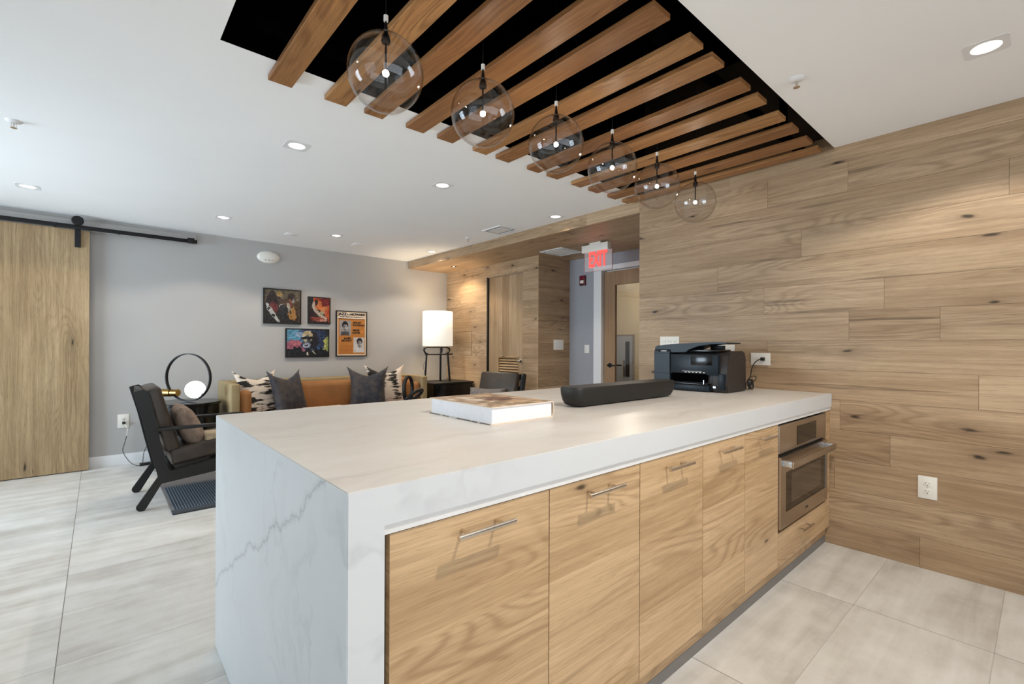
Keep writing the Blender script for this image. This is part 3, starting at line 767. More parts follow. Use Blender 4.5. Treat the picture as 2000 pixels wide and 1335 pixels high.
def bar_handle(x, z, parent, L=.165):
    bm = bmesh.new()
    lathe(bm, [(0, -L/2), (.006, -L/2), (.006, L/2), (0, L/2)], 16, (x, .84, z), 'X')
    for s_ in (-1, 1): lathe(bm, [(0, .84), (.0045, .84), (.0045, YD), (0, YD)], 10, (x+s_*L*.3, 0, z), 'Y')
    bmesh.ops.recalc_face_normals(bm, faces=bm.faces)
    return finish('bar_handle', bm, M['chrome'], parent, smooth=40, world=True)
CL = ['oak base cabinet beside the marble waterfall end, widest in view', 'oak base cabinet second from the marble waterfall end',
      'oak base cabinet in the middle of the island front', 'oak base cabinet second from the steel oven', 'oak base cabinet directly left of the steel oven']
for i in range(5):
    x0, x1 = SE[i], SE[i+1]
    e = empty('base_cabinet', ((x0+x1)/2, 1.2, 0)); tag(e, CL[i], 'cabinet', 'oak base cabinets under the marble island')
    bx('cabinet_body', (x0+.0008, x1-.0008, YD+.0195, 1.5, .105, .8115), M['door_oak'] if False else M['gap'], e)
    fr2 = front('cabinet_door', x0, x1, .105, .812, e)
    bar_handle((x0+x1)/2-.003, .774, fr2)
e = empty('oven_cabinet', (2.93, 1.2, 0)); tag(e, 'oak cabinet around and below the steel oven, beside the oak wall', 'cabinet')
bm = bmesh.new()
box(bm, SE[5]+.0008, XW-.003, YD+.0195, 1.5, .105, .279); box(bm, 3.27, XW-.003, YD+.0195, 1.5, .279, .8115); box(bm, SE[5]+.0008, 3.27, 1.42, 1.5, .279, .8115)
finish('cabinet_body', bm, M['gap'], e, world=True)
dr = front('drawer', SE[5], 3.272, .105, .272, e); bar_handle(2.86, .228, dr)
fl = front('filler_panel', 3.272, XW-.002, .105, .812, e)
# toe kick
e = empty('toe_kick', (1.9, .9, 0)); tag(e, 'recessed toe kick with gray strip along the foot of the cabinets', 'toe kick')
bm = bmesh.new(); uvtone(bm); wbox(bm, (IX0+LT+.001, XW-.002, .8975, .93, .046, .1045), rnd, 0, tone=.9)
finish('wood_strip', bm, M['cab_oak'], e, world=True)
bx('gray_strip', (IX0+LT+.001, XW-.002, .8975, .925, 0, .045), M['toe_gray'], e)
o = bx('island_back_panel', (IX0+LT+.001, XW-.002, 1.505, 1.56, 0, IZB-.001), M['white_trim'], world=False); tag(o, 'plain panel closing the far side of the island under the overhang', 'panel')
# oven
OX0, OX1 = 2.526, 3.266
e = empty('wall_oven', ((OX0+OX1)/2, 1.1, .28)); tag(e, 'built in stainless steel oven at the wall end of the island', 'oven')
bx('oven_body', (OX0+.01, OX1-.01, YD+.012, 1.40, .282, .803), M['slot'], e)
cp = bx('control_panel', (OX0, OX1, YD-.004, YD+.012, .664, .803), M['steel'], e, bev=.0015)
bx('display', (2.775, 3.082, YD-.006, YD-.0038, .678, .778), M['oven_glass'], cp)
bm = bmesh.new(); WX0, WX1, WZ0, WZ1 = 2.594, 3.243, .366, .566
Z0, Z1 = .292, .648
for b in ((OX0, OX1, Z0, WZ0), (OX0, OX1, WZ1, Z1), (OX0, WX0, WZ0, WZ1), (WX1, OX1, WZ0, WZ1)): box(bm, b[0], b[1], YD-.012, YD+.011, b[2], b[3])
od = finish('oven_door', bm, M['steel'], e, world=True)
wg = bx('oven_window', (WX0, WX1, YD-.008, YD+.004, WZ0, WZ1), M['oven_glass'], od, world=False)
bx('inner_glass', (WX0+.085, WX1-.085, YD-.0086, YD-.0081, WZ0+.03, WZ1-.02), M['oven_inner'], od, world=False)
bm = bmesh.new(); box(bm, OX0+.02, OX1-.02, .813, .822, .598, .632, bev=.002)
finish('door_handle', bm, M['steel'], od, smooth=35)
for xx in (OX0+.02, OX1-.045): bx('handle_bracket', (xx, xx+.025, .822, YD-.012, .603, .630), M['alu'], od, bev=.001, world=False)
bx('badge', (2.885, 2.925, YD-.0128, YD-.0121, .322, .330), M['slot'], od, world=False)
# ================================================================== ISLAND TOP OBJECTS
# --- book
def raster(nx, ny, fn):
    img = np.zeros((ny, nx, 3))
    for j in range(ny):
        for i in range(nx): img[j, i] = fn((i+.5)/nx, (j+.5)/ny)
    return img
def vnoise(seed, n=24):
    g = np.random.RandomState(seed).rand(n+2, n+2)
    def f(x, y):
        x = (x % 1)*n; y = (y % 1)*n; i, j = int(x), int(y); a, b = x-i, y-j
        a = a*a*(3-2*a); b = b*b*(3-2*b)
        return (g[j, i]*(1-a)+g[j, i+1]*a)*(1-b)+(g[j+1, i]*(1-a)+g[j+1, i+1]*a)*b
    return f
def picture_mesh(img, P0, U, V):
    """grid of flat coloured cells: P0 lower-left corner, U and V full edge vectors"""
    ny, nx, _ = img.shape; bm = bmesh.new(); cl = bm.loops.layers.color.new('Col')
    P0, U, V = Vector(P0), Vector(U), Vector(V)
    vs = [[bm.verts.new(P0+U*(i/nx)+V*(j/ny)) for i in range(nx+1)] for j in range(ny+1)]
    for j in range(ny):
        for i in range(nx):
            f = bm.faces.new([vs[j][i], vs[j][i+1], vs[j+1][i+1], vs[j+1][i]])
            c = (*[float(min(1, max(0, q/255))) for q in img[j, i]], 1)   # byte colour layer, sRGB values
            for l_ in f.loops: l_[cl] = c
    return bm
BX0, BX1, BY0, BY1 = 1.035, 1.345, 1.283, 1.688
e = empty('large_book', (BX0, BY0, IZ)); tag(e, 'thick white coffee table book with a sepia cover lying on the marble', 'book')
bm = bmesh.new(); box(bm, BX0+.004, BX1-.006, BY0+.004, BY1-.004, IZ+.0035, IZ+.0595)
for k in range(1, 6):
    z = IZ+.0035+k*.0092; box(bm, BX0+.0036, BX1-.0065, BY0+.0036, BY1-.0036, z, z+.0004, mat=1)
finish('page_block', bm, [M['paper'], plain('page_crease', (220, 221, 226), .8)], e, world=True)
bm = bmesh.new()
prof = [(BX1-.008, IZ), (BX1+.001, IZ+.004), (BX1+.0045, IZ+.018), (BX1+.006, IZ+.032), (BX1+.0045, IZ+.048), (BX1+.001, IZ+.060), (BX1-.008, IZ+.0635),
        (BX1-.008, IZ+.0605), (BX1-.002, IZ+.058), (BX1+.0015, IZ+.046), (BX1+.0025, IZ+.032), (BX1+.0015, IZ+.018), (BX1-.002, IZ+.006), (BX1-.008, IZ+.003)]
prism(bm, prof, BY0, BY1, 'Y'); bmesh.ops.recalc_face_normals(bm, faces=bm.faces)
finish('spine', bm, M['cream'], e, smooth=50, world=True)
bx('front_cover', (BX0-.002, BX1-.004, BY0-.002, BY1+.002, IZ+.0600, IZ+.0635), M['cream'], e)
nz1, nz2 = vnoise(5, 14), vnoise(9, 40)
def cover(u, v):
    a = nz1(u, v*.9); b = nz2(u, v)
    c = np.array([186, 156, 124])*(.66+.5*a)+(b-.5)*34
    if (u-.62)**2/.05+(v-.5)**2/.03 < 1: c = c*np.array([.62, .48, .44])+10
    if u < .5 and a > .62: c = np.array([206, 190, 174])
    return c
finish('cover_print', picture_mesh(raster(60, 78, cover), (BX0-.002, BY0-.002, IZ+.0638), (BX1-BX0-.004, 0, 0), (0, BY1-BY0+.004, 0)), M['print'], e, world=True)
bx('back_cover', (BX0-.002, BX1-.004, BY0-.002, BY1+.002, IZ, IZ+.0033), M['cream'], e)
def edge_print(u, v):
    return np.array([30, 28, 26]) if any(a < u < b for a, b in ((0, .15), (.16, .19), (.235, .30), (.31, .345), (.48, .70), (.715, .80), (.84, .99))) and not (.3 < v < .7 and (u*40) % 1 < .3) else np.array([226, 222, 212])
finish('cover_edge_print', picture_mesh(raster(160, 3, edge_print), (BX0-.0023, BY1, IZ+.0002), (0, BY0-BY1, 0), (0, 0, .003)), M['print'], e, world=True)
# --- speaker bar
e = empty('speaker_bar', (1.6, 1.45, IZ)); tag(e, 'long black speaker bar lying on the marble top in front of the printer', 'speaker')
def rrect(x0, x1, y0, y1, r, n=6):
    o = []
    for cx_, cy_, a0 in ((x1-r, y1-r, 0), (x0+r, y1-r, 90), (x0+r, y0+r, 180), (x1-r, y0+r, 270)):
        for k in range(n+1):
            a = R(a0+90*k/n); o.append((cx_+r*math.cos(a), cy_+r*math.sin(a)))
    return o
def loft(bm, rings, mat=0):
    rr = [[bm.verts.new(p) for p in ring] for ring in rings]
    n = len(rr[0])
    for A, B in zip(rr, rr[1:]):
        for k in range(n): bm.faces.new([A[k], A[(k+1) % n], B[(k+1) % n], B[k]]).material_index = mat
    bm.faces.new(rr[0][::-1]).material_index = mat; bm.faces.new(rr[-1]).material_index = mat
bm = bmesh.new(); rings = []
for z, ins in ((.006, .040), (.012, .026), (.03, .012), (.055, .003), (.078, 0), (.086, .001), (.092, .006)):
    rings.append([(x, y, IZ+z) for x, y in rrect(1.60+ins, 2.452-ins*.7, 1.375+ins*.6, 1.505-ins*.3, .045-ins*.4)])
loft(bm, rings); finish('speaker_body', bm, M['speaker'], e, smooth=40, world=True)
for x in (1.70, 2.02, 2.34): bx('rubber_foot', (x-.03, x+.03, 1.42, 1.47, IZ+.0002, IZ+.0062), M['black_plastic'], e)
# --- printer
e = empty('printer', (2.97, 1.5, IZ)); tag(e, 'black office inkjet printer on the marble top against the oak wall', 'printer')
PX0, PX1, PY0, PY1 = 2.82, 3.10, 1.266, 1.748
bm = bmesh.new()
pf = [(PX0+.02, IZ+.004), (PX0+.006, IZ+.05), (PX0+.03, IZ+.215), (PX0+.055, IZ+.243), (PX1-.06, IZ+.255), (PX1-.02, IZ+.244), (PX1-.002, IZ+.205), (PX1, IZ+.004)]
prism(bm, pf, PY0, PY0+.09, 'Y'); prism(bm, [(a+.006 if a < 2.9 else a, b) for a, b in pf], PY0+.09, PY1-.001, 'Y')
bmesh.ops.recalc_face_normals(bm, faces=bm.faces)
bmesh.ops.bevel(bm, geom=[q for q in bm.edges if q.is_boundary is False], offset=.003, segments=2, affect='EDGES')
body = finish('printer_body', bm, M['printer_gray'], e, smooth=40, world=True)
# glossy front left tower
def front_x(z): return PX0+.006+(z-.05)*(.024/.165)
pr('front_tower', [(PX0-.004, IZ+.004), (PX0-.006, IZ+.25), (PX0+.02, IZ+.285), (PX0+.06, IZ+.290), (PX0+.06, IZ+.004)], PY1-.115, PY1+.002, M['printer_blue'], e, 'Y', bev=.003, world=True)
bx('tower_seam', (PX0-.0066, PX0-.003, PY1-.113, PY1, IZ+.236, IZ+.2385), M['slot'], e)
bx('tower_seam', (PX0-.0066, PX0-.003, PY1-.113, PY1, IZ+.105, IZ+.107), M['slot'], e)
bx('front_panel', (PX0-.002, PX0+.03, PY0+.05, PY1-.118, IZ+.105, IZ+.232), M['printer_blue'], e, bev=.004)
bx('control_display', (PX0-.0055, PX0-.0018, PY0+.085, PY1-.26, IZ+.165, IZ+.226), M['black_gloss'], e, bev=.001)
bx('output_slot', (PX0-.004, PX0+.03, PY0+.12, PY1-.13, IZ+.058, IZ+.112), M['void'], e)
bx('output_tray', (PX0-.030, PX0+.03, PY0+.10, PY1-.135, IZ+.044, IZ+.054), M['black_gloss'], e, bev=.002)
bx('paper_tray', (PX0-.012, PX0+.04, PY0+.10, PY1-.13, IZ+.004, IZ+.042), M['printer_blue'], e, bev=.003)
bx('corner_trim', (PX0-.003, PX0+.02, PY0+.012, PY0+.048, IZ+.02, IZ+.115), M['printer_blue'], e, bev=.004)
bx('usb_port', (PX0-.006, PX0-.001, PY0+.062, PY0+.078, IZ+.028, IZ+.040), M['alu'], e)
bx('tray_latch', (PX0-.0325, PX0-.0305, PY0+.122, PY0+.126, IZ+.05, IZ+.075), M['alu'], e)
bm = bmesh.new()
for k in range(6): box(bm, PX0-.0062, PX0-.0045, PY0+.13+k*.024, PY0+.142+k*.024, IZ+.117, IZ+.121)
box(bm, PX0-.0062, PX0-.0045, PY0+.15, PY0+.28, IZ+.125, IZ+.1265)
finish('control_icons', bm, M['white_plastic'], e, world=True)
np_ = bx('name_plate', (PX0-.0078, PX0-.0055, PY1-.10, PY1-.035, IZ+.245, IZ+.259), M['black_gloss'], e, bev=.0005)
bx('name_plate_print', (PX0-.0086, PX0-.0079, PY1-.093, PY1-.05, IZ+.2505, IZ+.2535), M['white_plastic'], np_, world=False)
add_text('maker_mark', 'hp', .022, Matrix.Translation((PX0-.0074, PY1-.095, IZ+.05)) @ Matrix(((0, 0, -1, 0), (-1, 0, 0, 0), (0, 1, 0, 0), (0, 0, 0, 1))), M['white_plastic'], e, world=True)
# document feeder: sweeping wedge lid
pl = [(PY1+.001, IZ+.240), (PY1+.001, IZ+.279), (PY1-.06, IZ+.292), (PY1-.16, IZ+.300), (PY1-.30, IZ+.306), (PY1-.40, IZ+.309), (PY0+.005, IZ+.306), (PY0+.003, IZ+.298),
      (PY1-.38, IZ+.296), (PY1-.30, IZ+.284), (PY1-.24, IZ+.262), (PY1-.22, IZ+.246)]
pr('feeder_lid', pl, PX0+.004, PX1-.07, M['printer_blue'], e, 'X', bev=.002, world=True)
bx('feeder_tray', (PX0+.03, PX1-.08, PY0+.06, PY1-.22, IZ+.248, IZ+.262), M['black_gloss'], e, bev=.003)
bx('paper_guide', (PX1-.09, PX1-.07, PY0+.10, PY0+.19, IZ+.262, IZ+.288), M['black_plastic'], e, bev=.001)
# --- wall plates
def plate(name, lbl, cat, grp, center, nrm, w_, h_, kind):
    """plate in local frame: x right, y up, z out"""
    z = Vector(nrm); up = Vector((0, 0, 1)); x = up.cross(z)
    mt = Matrix((( x.x, up.x, z.x, center[0]), (x.y, up.y, z.y, center[1]), (x.z, up.z, z.z, center[2]), (0, 0, 0, 1)))
    e = bpy.data.objects.new(name, None); COL.objects.link(e); e.empty_display_size = .05; e.matrix_world = mt
    tag(e, lbl, cat, grp)
    bx('cover_plate', (-w_/2, w_/2, -h_/2, h_/2, .0003, .006), M['white_plastic'], e, bev=.0015, world=False)
    if kind in ('duplex', 'duplex_h'):
        for s_ in (-1, 1):
            cx_, cy_ = (0, s_*.0205) if kind == 'duplex' else (s_*.0205, 0)
            lt('socket', [(0, .0062), (.0172, .0062), (.0172, .0078), (.0165, .0082), (0, .0082)], M['white_plastic'], e, 24, (cx_, cy_, 0))
            bm = bmesh.new()
            for dx, hh in ((-.0065, .009), (.0065, .007)):
                if kind == 'duplex': box(bm, dx-.0011, dx+.0011, cy_+.003-hh/2+.001, cy_+.003+hh/2, .0083, .0088)
                else: box(bm, cx_+.003-hh/2, cx_+.003+hh/2, dx-.0011, dx+.0011, .0083, .0088)
            if kind == 'duplex': lathe(bm, [(0, .0083), (.0026, .0083), (.0026, .0088), (0, .0088)], 10, (0, cy_-.008, 0))
            else: lathe(bm, [(0, .0083), (.0026, .0083), (.0026, .0088), (0, .0088)], 10, (cx_-.008, 0, 0))
            bmesh.ops.recalc_face_normals(bm, faces=bm.faces)
            finish('socket_slots', bm, M['slot'], e)
        lt('screw', [(0, .006), (.003, .006), (.003, .0072), (0, .0074)], M['chrome'], e, 10)
    if kind.startswith('rocker'):
        n_ = int(kind[-1])
        for k in range(n_):
            cx_ = (k-(n_-1)/2)*.046
            bx('rocker', (cx_-.0165, cx_+.0165, -.033, .033, .006, .0085), M['white_trim'], e, bev=.001, world=False)
    if kind.startswith('gfci'):
        for k in range(int(kind[-1])):
            cx_ = (k-1)*.046
            bx('socket', (cx_-.0165, cx_+.0165, -.033, .033, .006, .0085), M['white_plastic'], e, bev=.001, world=False)
            bm = bmesh.new()
            for sy in (.018, -.018):
                box(bm, cx_-.008, cx_-.006, sy-.004, sy+.004, .0086, .009); box(bm, cx_+.006, cx_+.008, sy-.004, sy+.004, .0086, .009)
            finish('socket_slots', bm, M['slot'], e)
    return e
OG = 'white wall outlets and switch plates'
plate('wall_outlet', 'white duplex outlet low on the oak wall at right', 'outlet', OG, (XW, .4226, .4415), (-1, 0, 0), .079, .121, 'duplex')
po = plate('wall_outlet', 'horizontal white outlet above the marble with the printer plug in it', 'outlet', OG, (XW, 1.2756, 1.1135), (-1, 0, 0), .124, .083, 'duplex_h')
plate('wall_outlet', 'white outlet plate half hidden behind the printer lid', 'outlet', OG, (XW, 1.512, 1.172), (-1, 0, 0), .128, .076, 'duplex_h')
plate('switch_plate', 'wide white plate just above the left end of the printer', 'switch plate', OG, (XW, 1.9485, 1.215), (-1, 0, 0), .163, .118, 'gfci3')
plate('switch_plate', 'triple white switch plate on the short darker oak wall', 'switch plate', OG, (4.365, YC, 1.2155), (0, -1, 0), .178, .13, 'rocker3')
plate('switch_plate', 'single white switch plate on the gray wall by the hall door', 'switch plate', OG, (XB, 3.785, 1.1655), (-1, 0, 0), .074, .102, 'rocker1')
plate('wall_outlet', 'white outlet low on the gray wall beside the armchair', 'outlet', OG, (.190, YG, .433), (0, -1, 0), .089, .134, 'duplex')
# printer power cord and plug
e = empty('power_cord', (3.2, 1.3, IZ)); tag(e, 'black printer power cord plugged into the outlet and coiled behind the printer', 'power cord')
bm = bmesh.new(); box(bm, XW-.034, XW-.009, 1.243, 1.267, 1.103, 1.125, bev=.003); finish('plug', bm, M['black_plastic'], e, smooth=35, world=True)
bm = bmesh.new()
pts = [(XW-.03, 1.256, 1.114), (XW-.06, 1.262, 1.112), (XW-.10, 1.275, 1.09), (3.20, 1.272, 1.05), (3.16, 1.262, 1.01), (3.13, 1.262, .985), (3.125, 1.266, .95), (3.14, 1.25, .93)]
for k in range(26):
    a = k*.9; pts.append((3.145+.022*math.sin(a), 1.262+.016*math.cos(a*.7+1), .955+.033*math.cos(a)))
tube(bm, spline(pts, 5), .0032, 7); 
tube(bm, spline([(3.13, 1.26, .995), (3.16, 1.245, 1.008), (3.19, 1.24, .998), (3.18, 1.243, .98), (3.145, 1.25, .97)], 6), .0028, 7)
finish('cord', bm, M['black_plastic'], e, smooth=60, world=True)
# ================================================================== EXIT SIGN, STROBE, DETECTOR
e = empty('exit_sign', (3.985, 3.17, ZS)); tag(e, 'white ceiling exit sign with red letters on a clear panel', 'exit sign')
bx('canopy', (3.955, 4.015, 3.10, 3.25, ZS-.018, ZS-.0003), M['white_plastic'], e, bev=.002)
bx('housing', (3.950, 4.014, 3.002, 3.352, 2.206, 2.284), M['white_plastic'], e, bev=.005)
bx('panel', (3.978, 3.984, 2.965, 3.335, 2.0, 2.206), M['acrylic'], e)
add_text('letters', 'EXIT', .225, Matrix.Translation((3.974, 3.150, 2.118)) @ Matrix(((0, 0, -1, 0), (-1, 0, 0, 0), (0, 1, 0, 0), (0, 0, 0, 1))), M['exit_red'], e, bold=.008, xs=.52, world=True)
bm = bmesh.new()
for b in ((2.965, 3.335, 1.999, 2.001), (2.965, 2.967, 2.0, 2.206), (3.333, 3.335, 2.0, 2.206)): box(bm, 3.9765, 3.9855, *b)
finish('panel_edge', bm, plain('pink_lit_edge', (214, 130, 124), .4), e, world=True)
e = empty('fire_strobe', (XB, 3.846, 2.02)); tag(e, 'small maroon fire alarm strobe on the gray wall left of the door frame', 'fire alarm')
bx('strobe_body', (XB-.03, XB-.0003, 3.803, 3.889, 1.958, 2.082), M['red'], e, bev=.003)
bx('strobe_lens', (XB-.042, XB-.0302, 3.815, 3.868, 1.985, 2.02), M['white_plastic'], e, bev=.003)
bx('label_strip', (XB-.0312, XB-.0302, 3.81, 3.882, 1.962, 1.972), M['slot'], e)
e = empty('wall_sounder', (1.505, YG, 2.231)); tag(e, 'white oval dome device high on the gray wall above the framed pictures', 'detector')
bm = bmesh.new(); bmesh.ops.create_uvsphere(bm, u_segments=48, v_segments=24, radius=1)
bmesh.ops.bisect_plane(bm, geom=bm.verts[:]+bm.edges[:]+bm.faces[:], plane_co=(0, 0, 0), plane_no=(0, 1, 0), clear_outer=True)
bmesh.ops.transform(bm, matrix=Matrix.Translation((0, -.012, 0)) @ Matrix.Diagonal((.119, .034, .069, 1)), verts=bm.verts)
finish('dome', bm, M['white_plastic'], e, smooth='all')
bm = bmesh.new(); lathe(bm, [(0, 0), (1, 0), (1, .012), (0, .012)], 48, (0, 0, 0))
bmesh.ops.transform(bm, matrix=Matrix.Diagonal((.121, .071, 1, 1)), verts=bm.verts)
bmesh.ops.transform(bm, matrix=Matrix.Rotation(R(90), 4, 'X'), verts=bm.verts)
bmesh.ops.recalc_face_normals(bm, faces=bm.faces); finish('base_ring', bm, M['white_plastic'], e)
bm = bmesh.new()
for x in (-.04, 0.0, .035): sph(bm, (x, -.040, -.038), .006, 5, (1.3, 1, .7))
finish('sensor_dots', bm, M['toe_gray'], e)
# ================================================================== SLIDING DOOR
e = empty('sliding_barn_door', (-.65, YG-.06, 0)); tag(e, 'large sliding door of vertical knotty oak boards at the left', 'sliding door')
bm = bmesh.new(); uvtone(bm)
xs_ = [-1.26, -1.0, -.83, -.62, -.44, -.27, -.065]
for i, (a, b) in enumerate(zip(xs_, xs_[1:])): wbox(bm, (a, b, YG-.082, YG-.042, .008, 2.264), rnd, 2)
dl_ = finish('door_leaf', bm, M['barn_oak'], e, world=True)
for xx in (-.147, -1.17):
    h = bx('hanger_strap', (xx-.021, xx+.021, YG-.1035, YG-.0825, 2.102, 2.385), M['black_metal'], e, bev=.001)
    lt('hanger_wheel', [(0, YG-.128), (.040, YG-.128), (.044, YG-.124), (.044, YG-.112), (.036, YG-.110), (.036, YG-.1045), (0, YG-.1045)], M['black_metal'], h, 28, (xx, 0, 2.345), 'Y')
e = empty('door_rail', (-.6, YG-.09, 2.28)); tag(e, 'black steel rail carrying the sliding door along the header board', 'door rail')
bx('rail', (-2.1, .787, YG-.112, YG-.1045, 2.268, 2.306), M['black_metal'], e, bev=.001)
bm = bmesh.new()
for x in (-1.9, -1.35, -.7, -.30, .15, .72): lathe(bm, [(0, YG-.118), (.008, YG-.118), (.010, YG-.113), (.010, YG-.0285), (0, YG-.0285)], 12, (x, 0, 2.287), 'Y')
bmesh.ops.recalc_face_normals(bm, faces=bm.faces); finish('bolts', bm, M['black_metal'], e, smooth=35, world=True)
bx('end_stop', (.70, .76, YG-.135, YG-.1125, 2.262, 2.318), M['black_metal'], e, bev=.004)
# ================================================================== PICTURES
def framed(name, lbl, x0, x1, z0, z1, img_fn, nx, ny, grp='framed pictures on the gray wall'):
    e = empty(name, ((x0+x1)/2, YG, (z0+z1)/2)); tag(e, lbl, 'picture', grp)
    t = .012; D0, D1 = YG-.032, YG-.0005
    bm = bmesh.new()
    for b in ((x0, x1, z0, z0+t), (x0, x1, z1-t, z1), (x0, x0+t, z0+t, z1-t), (x1-t, x1, z0+t, z1-t)): box(bm, b[0], b[1], D0, D1, b[2], b[3])
    finish('frame', bm, M['black_wood'], e, world=True)
    img = raster(nx, ny, img_fn)
    bm = picture_mesh(img, (x0+t, D0+.006, z0+t), (x1-x0-2*t, 0, 0), (0, 0, z1-z0-2*t))
    pp = finish('print', bm, M['print'], e, world=True)
    return e, pp
def shapes(base, items, seed, amp=22):
    n1_, n2_ = vnoise(seed, 10), vnoise(seed+1, 30); n3_ = vnoise(seed+2, 18)
    def inside(it, u, v):
        k = it[0]
        if k == 'e':
            _, cx_, cy_, rx, ry, a = it[:6]; ca, sa = math.cos(R(a)), math.sin(R(a)); dx, dy = u-cx_, v-cy_
            return ((dx*ca+dy*sa)/rx)**2+((-dx*sa+dy*ca)/ry)**2 < 1
        pts = it[1]; c = False; j = len(pts)-1
        for i in range(len(pts)):
            if (pts[i][1] > v) != (pts[j][1] > v) and u < (pts[j][0]-pts[i][0])*(v-pts[i][1])/(pts[j][1]-pts[i][1])+pts[i][0]: c = not c
            j = i
        return c
    def f(u, v):
        uu = u+(n3_(u, v)-.5)*.05; vv = v+(n3_(v, u)-.5)*.05
        c = np.array(base(u+(n1_(v, u)-.5)*.22+(n2_(v, u)-.5)*.08, v+(n1_(u, v)-.5)*.22+(n2_(u, v)-.5)*.08) if callable(base) else base, float)
        for it in items:
            if inside(it, uu, vv): c = np.array(it[-1], float)
        return (c+(n2_(u, v)-.5)*2.6*amp+(n1_(u, v)-.5)*amp)*.84
    return f
duo = shapes(lambda u, v: (np.array([104, 92, 70]) if v > .7 else np.array([78, 56, 34])), [
    ('p', [(0, 0), (.95, 0), (.9, .3), (.5, .55), (0, .6)], (26, 22, 22)),
    ('e', .2, .62, .16, .28, 0, (34, 18, 20)), ('e', .26, .48, .1, .16, 20, (112, 42, 40)), ('e', .26, .33, .07, .1, 0, (96, 34, 34)), ('e', .22, .88, .09, .08, 0, (34, 24, 20)),
    ('e', .4, .85, .08, .1, 0, (172, 140, 78)), ('e', .4, .7, .07, .09, 0, (58, 42, 36)), ('e', .74, .8, .12, .11, 0, (40, 22, 20)), ('e', .8, .68, .05, .08, 0, (150, 140, 132)),
    ('p', [(.02, .6), (.08, .6), (.2, .42), (.3, .22), (.45, .04), (.36, .02), (.2, .18), (.08, .4)], (196, 196, 192)), ('p', [(.1, .5), (.16, .44), (.13, .36), (.07, .42)], (30, 30, 30)),
    ('p', [(.2, .28), (.3, .2), (.27, .14), (.17, .22)], (20, 20, 20)), ('p', [(.6, .6), (.7, .6), (.74, .4), (.66, .3), (.6, .4)], (180, 168, 150)), ('e', .72, .62, .04, .12, 10, (140, 70, 40)),
    ('p', [(.62, .3), (.7, .12), (.82, .06), (.88, .2), (.82, .5), (.74, .48), (.74, .26), (.68, .34)], (176, 124, 62)), ('e', .45, .52, .05, .03, 40, (190, 190, 190)), ('e', .52, .35, .14, .2, 0, (34, 34, 34))], 21)
fire = shapes(lambda u, v: (np.array([196, 84, 40]) if u+v > 1.1 else np.array([50, 26, 24])), [
    ('e', .75, .85, .35, .16, 0, (118, 22, 20)), ('e', .45, .72, .16, .2, 0, (214, 120, 60)), ('e', .35, .82, .08, .12, 0, (50, 18, 16)),
    ('p', [(.12, .75), (.25, .85), (.3, .6), (.6, .35), (.9, .2), (.85, .12), (.45, .3), (.15, .55)], (206, 186, 168)), ('e', .65, .42, .12, .08, 20, (188, 176, 140)),
    ('e', .75, .58, .2, .07, 20, (226, 150, 90)), ('e', .45, .15, .4, .09, -5, (150, 66, 50)), ('e', .7, .1, .2, .05, 0, (206, 140, 120)), ('e', .1, .9, .1, .2, 0, (22, 26, 26)), ('e', .55, .6, .1, .05, 60, (232, 120, 50))], 33, 28)
def blues(u, v):
    if v < .28: return np.array([22, 24, 32])
    if u < .35: return np.array([96, 160, 190]) if v > .55 else np.array([178, 104, 124])
    return np.array([44, 62, 96]) if u < .88 else (np.array([150, 160, 90]) if v < .75 else np.array([24, 28, 30]))
singer = shapes(blues, [
    ('e', .3, .82, .12, .1, 0, (150, 176, 208)), ('e', .2, .5, .14, .1, 0, (206, 120, 132)), ('e', .62, .62, .14, .32, 0, (28, 26, 34)), ('e', .49, .75, .13, .22, 0, (206, 186, 146)),
    ('e', .47, .58, .1, .2, 0, (88, 92, 104)), ('p', [(.32, .72), (.64, .76), (.64, .66), (.5, .62), (.46, .67), (.4, .63), (.34, .66)], (12, 12, 16)), ('e', .44, .60, .035, .06, 0, (190, 180, 150)),
    ('e', .48, .42, .095, .11, 0, (176, 184, 202)), ('e', .47, .42, .05, .045, 0, (20, 18, 22)), ('e', .47, .455, .045, .015, 0, (236, 236, 240)),
    ('e', .48, .1, .025, .05, 0, (226, 216, 190)), ('e', .64, .16, .02, .09, 20, (206, 200, 180)), ('e', .75, .3, .04, .03, 0, (60, 110, 160)), ('e', .92, .5, .03, .2, 0, (196, 200, 110))], 45, 26)
framed('framed_painting', 'framed square painting of a piano player and saxophonist in browns', 1.450, 1.872, 1.450, 1.868, duo, 90, 90)
framed('framed_painting', 'small upright framed painting in fiery red and orange', 1.9545, 2.2285, 1.4645, 1.803, fire, 64, 80)
framed('framed_painting', 'wide framed painting of a singer in dark glasses on blue and pink', 1.695, 2.2155, 1.0457, 1.401, singer, 110, 76)
nzp = vnoise(77, 30)
def head(u, v, cx_, cy_, s_, light_bg):
    du, dv = (u-cx_)/s_, (v-cy_)/s_
    n_ = nzp(u, v)
    c = np.array([190, 186, 182]) if light_bg else np.array([150, 146, 146])
    if dv < -.55 and abs(du) < .75-(dv+.55)*.3: c = np.array([70, 68, 70]) if not light_bg else np.array([196, 196, 198])
    if (du/.62)**2+((dv-.35)/.5)**2 < 1: c = np.array([22, 20, 22])
    if ((du-.05)/.42)**2+((dv+.02)/.58)**2 < 1 and dv < .42: c = np.array([126, 120, 118])
    if ((du-.25)/.22)**2+((dv)/.35)**2 < 1 and dv < .4: c = np.array([176, 170, 168])
    if abs(dv-.12) < .05 and abs(abs(du-.1)-.18) < .09: c = np.array([30, 28, 28])
    if abs(dv+.3) < .05 and abs(du-.1) < .14: c = np.array([50, 40, 40])
    return c+(n_-.5)*26
